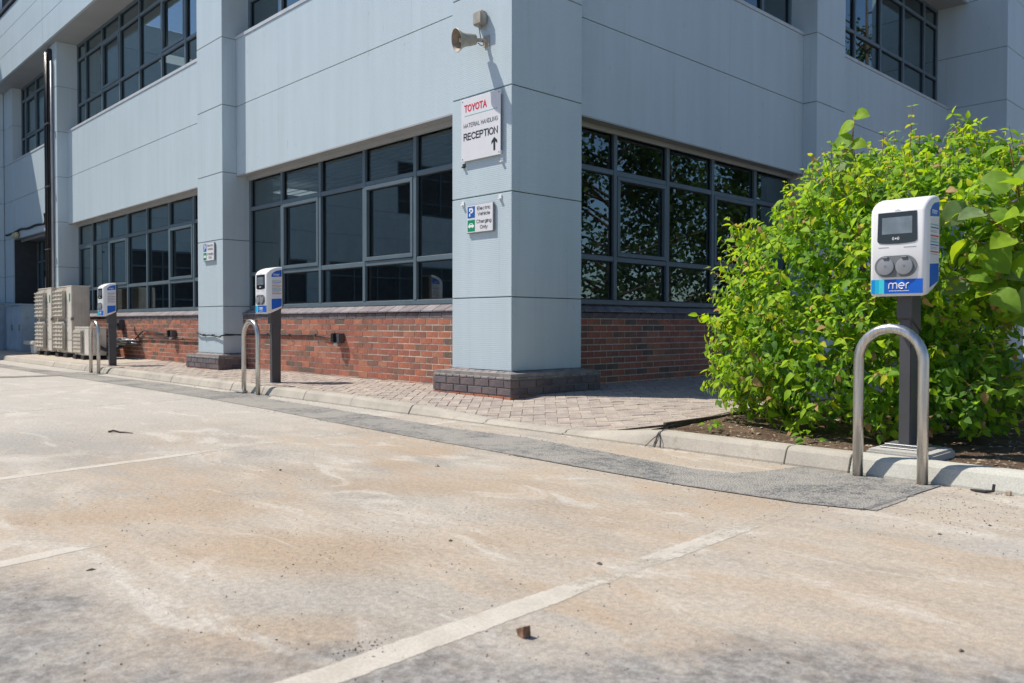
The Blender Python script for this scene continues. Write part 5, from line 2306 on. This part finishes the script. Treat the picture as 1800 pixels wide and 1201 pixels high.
# leggy shoots along the top
for (x, y, z, h) in ((3.47, .5, 1.98, .32), (2.55, .55, 1.62, .28), (2.25, .5, 1.25, .25), (2.9, .8, 1.95, .22), (3.75, .7, 1.88, .28), (3.62, .9, 1.98, .24), (4.0, 1.2, 1.86, .24), (3.2, .7, 2.0, .2), (2.05, .45, .95, .18), (2.72, .6, 1.78, .2), (4.25, 1.5, 1.9, .2), (3.33, .55, 1.98, .18), (2.02, .5, 1.15, .2)):
    d = unit(np.array([RNG.uniform(-.18, .12), RNG.uniform(-.15, .1), 1]))
    if z < 1.4:
        d = unit(np.array([-.75, -.15, .55]))
    q0 = np.array([x, y, z]) - d * .12
    twigs.tube([tuple(q0), tuple(q0 + d * (h + .12) * .5 + RNG.normal(size=3) * .006), tuple(q0 + d * (h + .12))], [.0045, .0035, .0018], 5, 1, cap=False)
    n = int((h + .1) / .055)
    for a in range(n):
        t_ = (a + 1) / n
        bp_ = q0 + d * (h + .12) * t_
        ang = a * 1.57 + RNG.uniform(-.3, .3)
        for sg in (0, pi):
            sd = np.array([cos(ang + sg), sin(ang + sg), 0])
            ld = unit(sd + np.array([0, 0, .25 - .5 * (1 - t_)]))
            leaves.append((bp_, ld, unit(np.array([0, 0, 1.0]) - .4 * sd + RNG.normal(size=3) * .2), RNG.uniform(.045, .075) * (1.15 - .55 * t_), int(RNG.choice((0, 1, 4, 4, 0))), True))
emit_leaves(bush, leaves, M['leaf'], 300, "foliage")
twigs.v = [tuple(np.array(v) - np.array(bush.location)) for v in twigs.v]
o = twigs.obj("twigs", [M['twig'], M['redtwig']], bush, recalc=False)
o['kind'] = "stuff"
# main stems rising from the soil
for k in range(16):
    a = RNG.uniform(0, 2 * pi)
    b0 = np.array([.10 * cos(a) + RNG.uniform(-.5, .5), .1 * sin(a) + RNG.uniform(-.4, .6), -.03])
    tip = np.array([cos(a) * RNG.uniform(.4, .95), sin(a) * RNG.uniform(.4, .9), RNG.uniform(.8, 1.5)])
    b = MB()
    b.tube([tuple(b0), tuple(b0 * .6 + tip * .4 + np.array([0, 0, .15])), tuple(tip)], [.016, .011, .005], 6)
    b.obj("stem", M['bark'], bush, smooth='all')

# broad-leaved plant growing through on the right
big = thing("broad_leaved_plant", "plant with large heart shaped leaves growing out of the shrub at the right edge", "plant", (4.35, .75, .1))


def broad_template(cup=.25, droop=.3):
    mid = [(0, 0), (-.05, .34), (.16, .82), (.42, .95), (.68, .70), (.86, .34), (1.0, 0)]
    vs = []
    idx = []
    for (x, w) in mid:
        z = -droop * max(x, 0) ** 2
        if w == 0:
            idx.append((len(vs),))
            vs.append((x, 0, z))
        else:
            o_ = len(vs)
            vs += [(x, -w * .5, z + cup * w * .32), (x, -w * .25, z + cup * w * .10), (x, 0, z), (x, w * .25, z + cup * w * .10), (x, w * .5, z + cup * w * .32)]
            idx.append(tuple(range(o_, o_ + 5)))
    fs = []
    for a, b in zip(idx, idx[1:]):
        if len(a) == 1 and len(b) == 5:
            fs += [(a[0], b[k], b[k + 1]) for k in range(4)]
        elif len(a) == 5 and len(b) == 5:
            fs += [(a[k], b[k], b[k + 1], a[k + 1]) for k in range(4)]
        else:
            fs += [(a[k], b[0], a[k + 1]) for k in range(4)]
    vs = np.array(vs)
    vs[:, 2] += .018 * np.sin(vs[:, 0] * 19 + 1) * np.abs(vs[:, 1]) * 3
    return vs, fs


BT = [broad_template(.25, .35), broad_template(.05, .6), broad_template(.45, .2)]
bl_ = []
stemsb = MB()
SH = [((4.15, .30, .9), (4.09, -.36, 1.06), 5), ((4.2, .32, 1.0), (4.12, -.34, 1.30), 6), ((4.25, .32, 1.1), (4.12, -.34, 1.49), 6), ((4.25, .35, 1.2), (4.30, -.25, 1.80), 6), ((4.4, .4, 1.1), (4.38, -.32, 1.56), 6), ((4.4, .4, 1.0), (4.35, -.34, 1.28), 6),
      ((4.35, .35, .8), (4.24, -.38, .98), 5), ((4.5, .5, 1.0), (4.42, -.22, 1.70), 6), ((4.3, .35, 1.0), (4.22, -.36, 1.42), 6)]
for a, b, n in SH:
    a, b = np.array(a), np.array(b)
    mid_ = (a + b) / 2 + np.array([0, -.03, .08])
    stemsb.tube([tuple(a - big.location), tuple(mid_ - np.array(big.location)), tuple(b - np.array(big.location))], [.008, .006, .003], 6)
    for k in range(n):
        t_ = (k + .7) / n
        p = (1 - t_) ** 2 * a + 2 * t_ * (1 - t_) * mid_ + t_ ** 2 * b
        sd = unit(np.array([(-1) ** k * .8, -.55, .1]) + RNG.normal(size=3) * .35)
        nv = unit(np.array([-.12, -.70, .60]) + RNG.normal(size=3) * .30)
        bl_.append((p + sd * .03, unit(sd - np.array([0, 0, RNG.uniform(.1, .7)])), nv, RNG.uniform(.15, .21) * (1 - .25 * (t_ > .9)), int(RNG.choice(3, p=(.4, .3, .3))), True))
emit_leaves(big, bl_, M['bigleaf'], 200, "foliage", BT)
o = stemsb.obj("stem", M['redtwig'], big, smooth='all')

ts = thing("tall_shoot", "single tall shoot with big rolled leaves rising from the top of the shrub", "plant", (3.08, .5, 1.5))
sb = MB()
sb.tube([(0, 0, -.1), (.01, -.02, .3), (.0, -.03, .6), (.02, -.03, .80)], [.009, .008, .006, .004], 6)
sb.obj("stem", M['redtwig'], ts, smooth='all')
tl = []
for (dx, dz, ang, sz, mi) in ((.02, .80, .3, .10, 1), (.01, .74, 3.0, .11, 1), (.0, .63, 2.9, .15, 0), (.0, .60, .2, .10, 1), (.0, .50, 3.3, .17, 2), (0, .44, .1, .14, 1), (0, .34, 3.0, .15, 2), (0, .30, 5.6, .14, 0), (0, .22, 2.5, .14, 2)):
    sd = np.array([cos(ang), sin(ang) * .6 - .35, -.15])
    tl.append((np.array([3.08 + dx, .47, 1.5 + dz]), unit(sd), unit(np.array([.0, -.85, .45])), sz * 1.12, mi, True))
emit_leaves(ts, tl, M['bigleaf'], 50, "foliage", BT)

# low seedlings on the soil
for i, (x, y, n, lab) in enumerate(((2.55, -.50, 9, "small green seedling on bare soil at the left end of the bed"), (3.35, -.68, 9, "low green seedling by the kerb left of the steel hoop"), (4.05, .35, 14, "low green seedling on the shaded soil right of the charger"))):
    w = thing("seedling", lab, "plant", (x, y, bed_z(x, y)))
    ll = []
    for k in range(n):
        a = RNG.uniform(0, 2 * pi)
        rr = RNG.uniform(.0, .07)
        ll.append((np.array([x + rr * cos(a), y + rr * sin(a), bed_z(x, y) + RNG.uniform(.02, .08)]), unit(np.array([cos(a), sin(a), .1])), unit(np.array([0, -.2, 1]) + RNG.normal(size=3) * .3), RNG.uniform(.04, .065), int(RNG.choice((1, 2, 2))), True))
    emit_leaves(w, ll, M['leaf'], 40, "foliage")


# ------------------------------------------------------------------ trees across the yard (they stand outside the frame, mirrored in the right-hand windows)
def tree(x, y, h, label, seed):
    rng = np.random.default_rng(seed)
    t = thing("broadleaf_tree", label, "tree", (x, y, 0), 0, "trees mirrored in the shaded windows")
    b = MB()
    b.tube([(0, 0, -.05), (.05, .05, h * .25), (-.05, .1, h * .5), (0, 0, h * .85)], [.19, .15, .10, .03], 9)
    b.obj("trunk", M['bark'], t, smooth='all')
    limbs = MB()
    tips = []
    for k in range(26):
        z0 = h * rng.uniform(.10, .75)
        a = rng.uniform(0, 2 * pi)
        L = h * .30 * (1.1 - z0 / h) * rng.uniform(.7, 1.2) + .4
        tip = np.array([cos(a) * L, sin(a) * L, z0 + L * rng.uniform(.15, .6)])
        limbs.tube([(0, 0, z0), tuple(tip * .5 + np.array([0, 0, z0 * .5 + .1])), tuple(tip)], [.05, .03, .012], 5)
        tips.append((np.array([0, 0, z0]), tip, L))
    limbs.obj("limb", M['bark'], t, smooth='all')
    tv, tf = leaf_template(.2, .3, .3)
    V, Fc, MI = [], [], []
    for s, e, L in tips:
        for c in range(6):
            u = rng.uniform(.35, 1.1)
            ctr = s + (e - s) * u + rng.normal(size=3) * .22
            rr = rng.uniform(.28, .55)
            for q in range(32):
                p = ctr + rng.normal(size=3) * rr * .55
                if p[2] < .5:
                    continue
                Rm = frame_from(unit(rng.normal(size=3)), unit(rng.normal(size=3) + np.array([0, 0, .8])))
                bi = len(V)
                V += [tuple(v) for v in (tv * rng.uniform(.12, .2)) @ Rm.T + p]
                Fc += [tuple(k + bi for k in f) for f in tf]
                MI += [int(rng.choice(3, p=(.45, .25, .3)))] * len(tf)
    cb = MB()
    cb.v, cb.f, cb.mi = V, Fc, MI
    cb.obj("crown", M['treeleaf'], t, recalc=False)


tree(8.6, 12.6, 8.2, "leafy tree mirrored in the window pane next to the corner column", 1)
tree(9.4, 16.4, 8.8, "leafy tree mirrored in the second and third shaded panes", 2)
tree(9.2, 20.2, 8.6, "tree with a bare dark trunk mirrored in the middle shaded pane", 3)
tree(10.2, 24.2, 8.2, "leafy tree mirrored in the shaded pane beside the shrub", 4)
tree(9.8, 32.0, 21.5, "tall tree mirrored in the upper window over the shrub", 5)
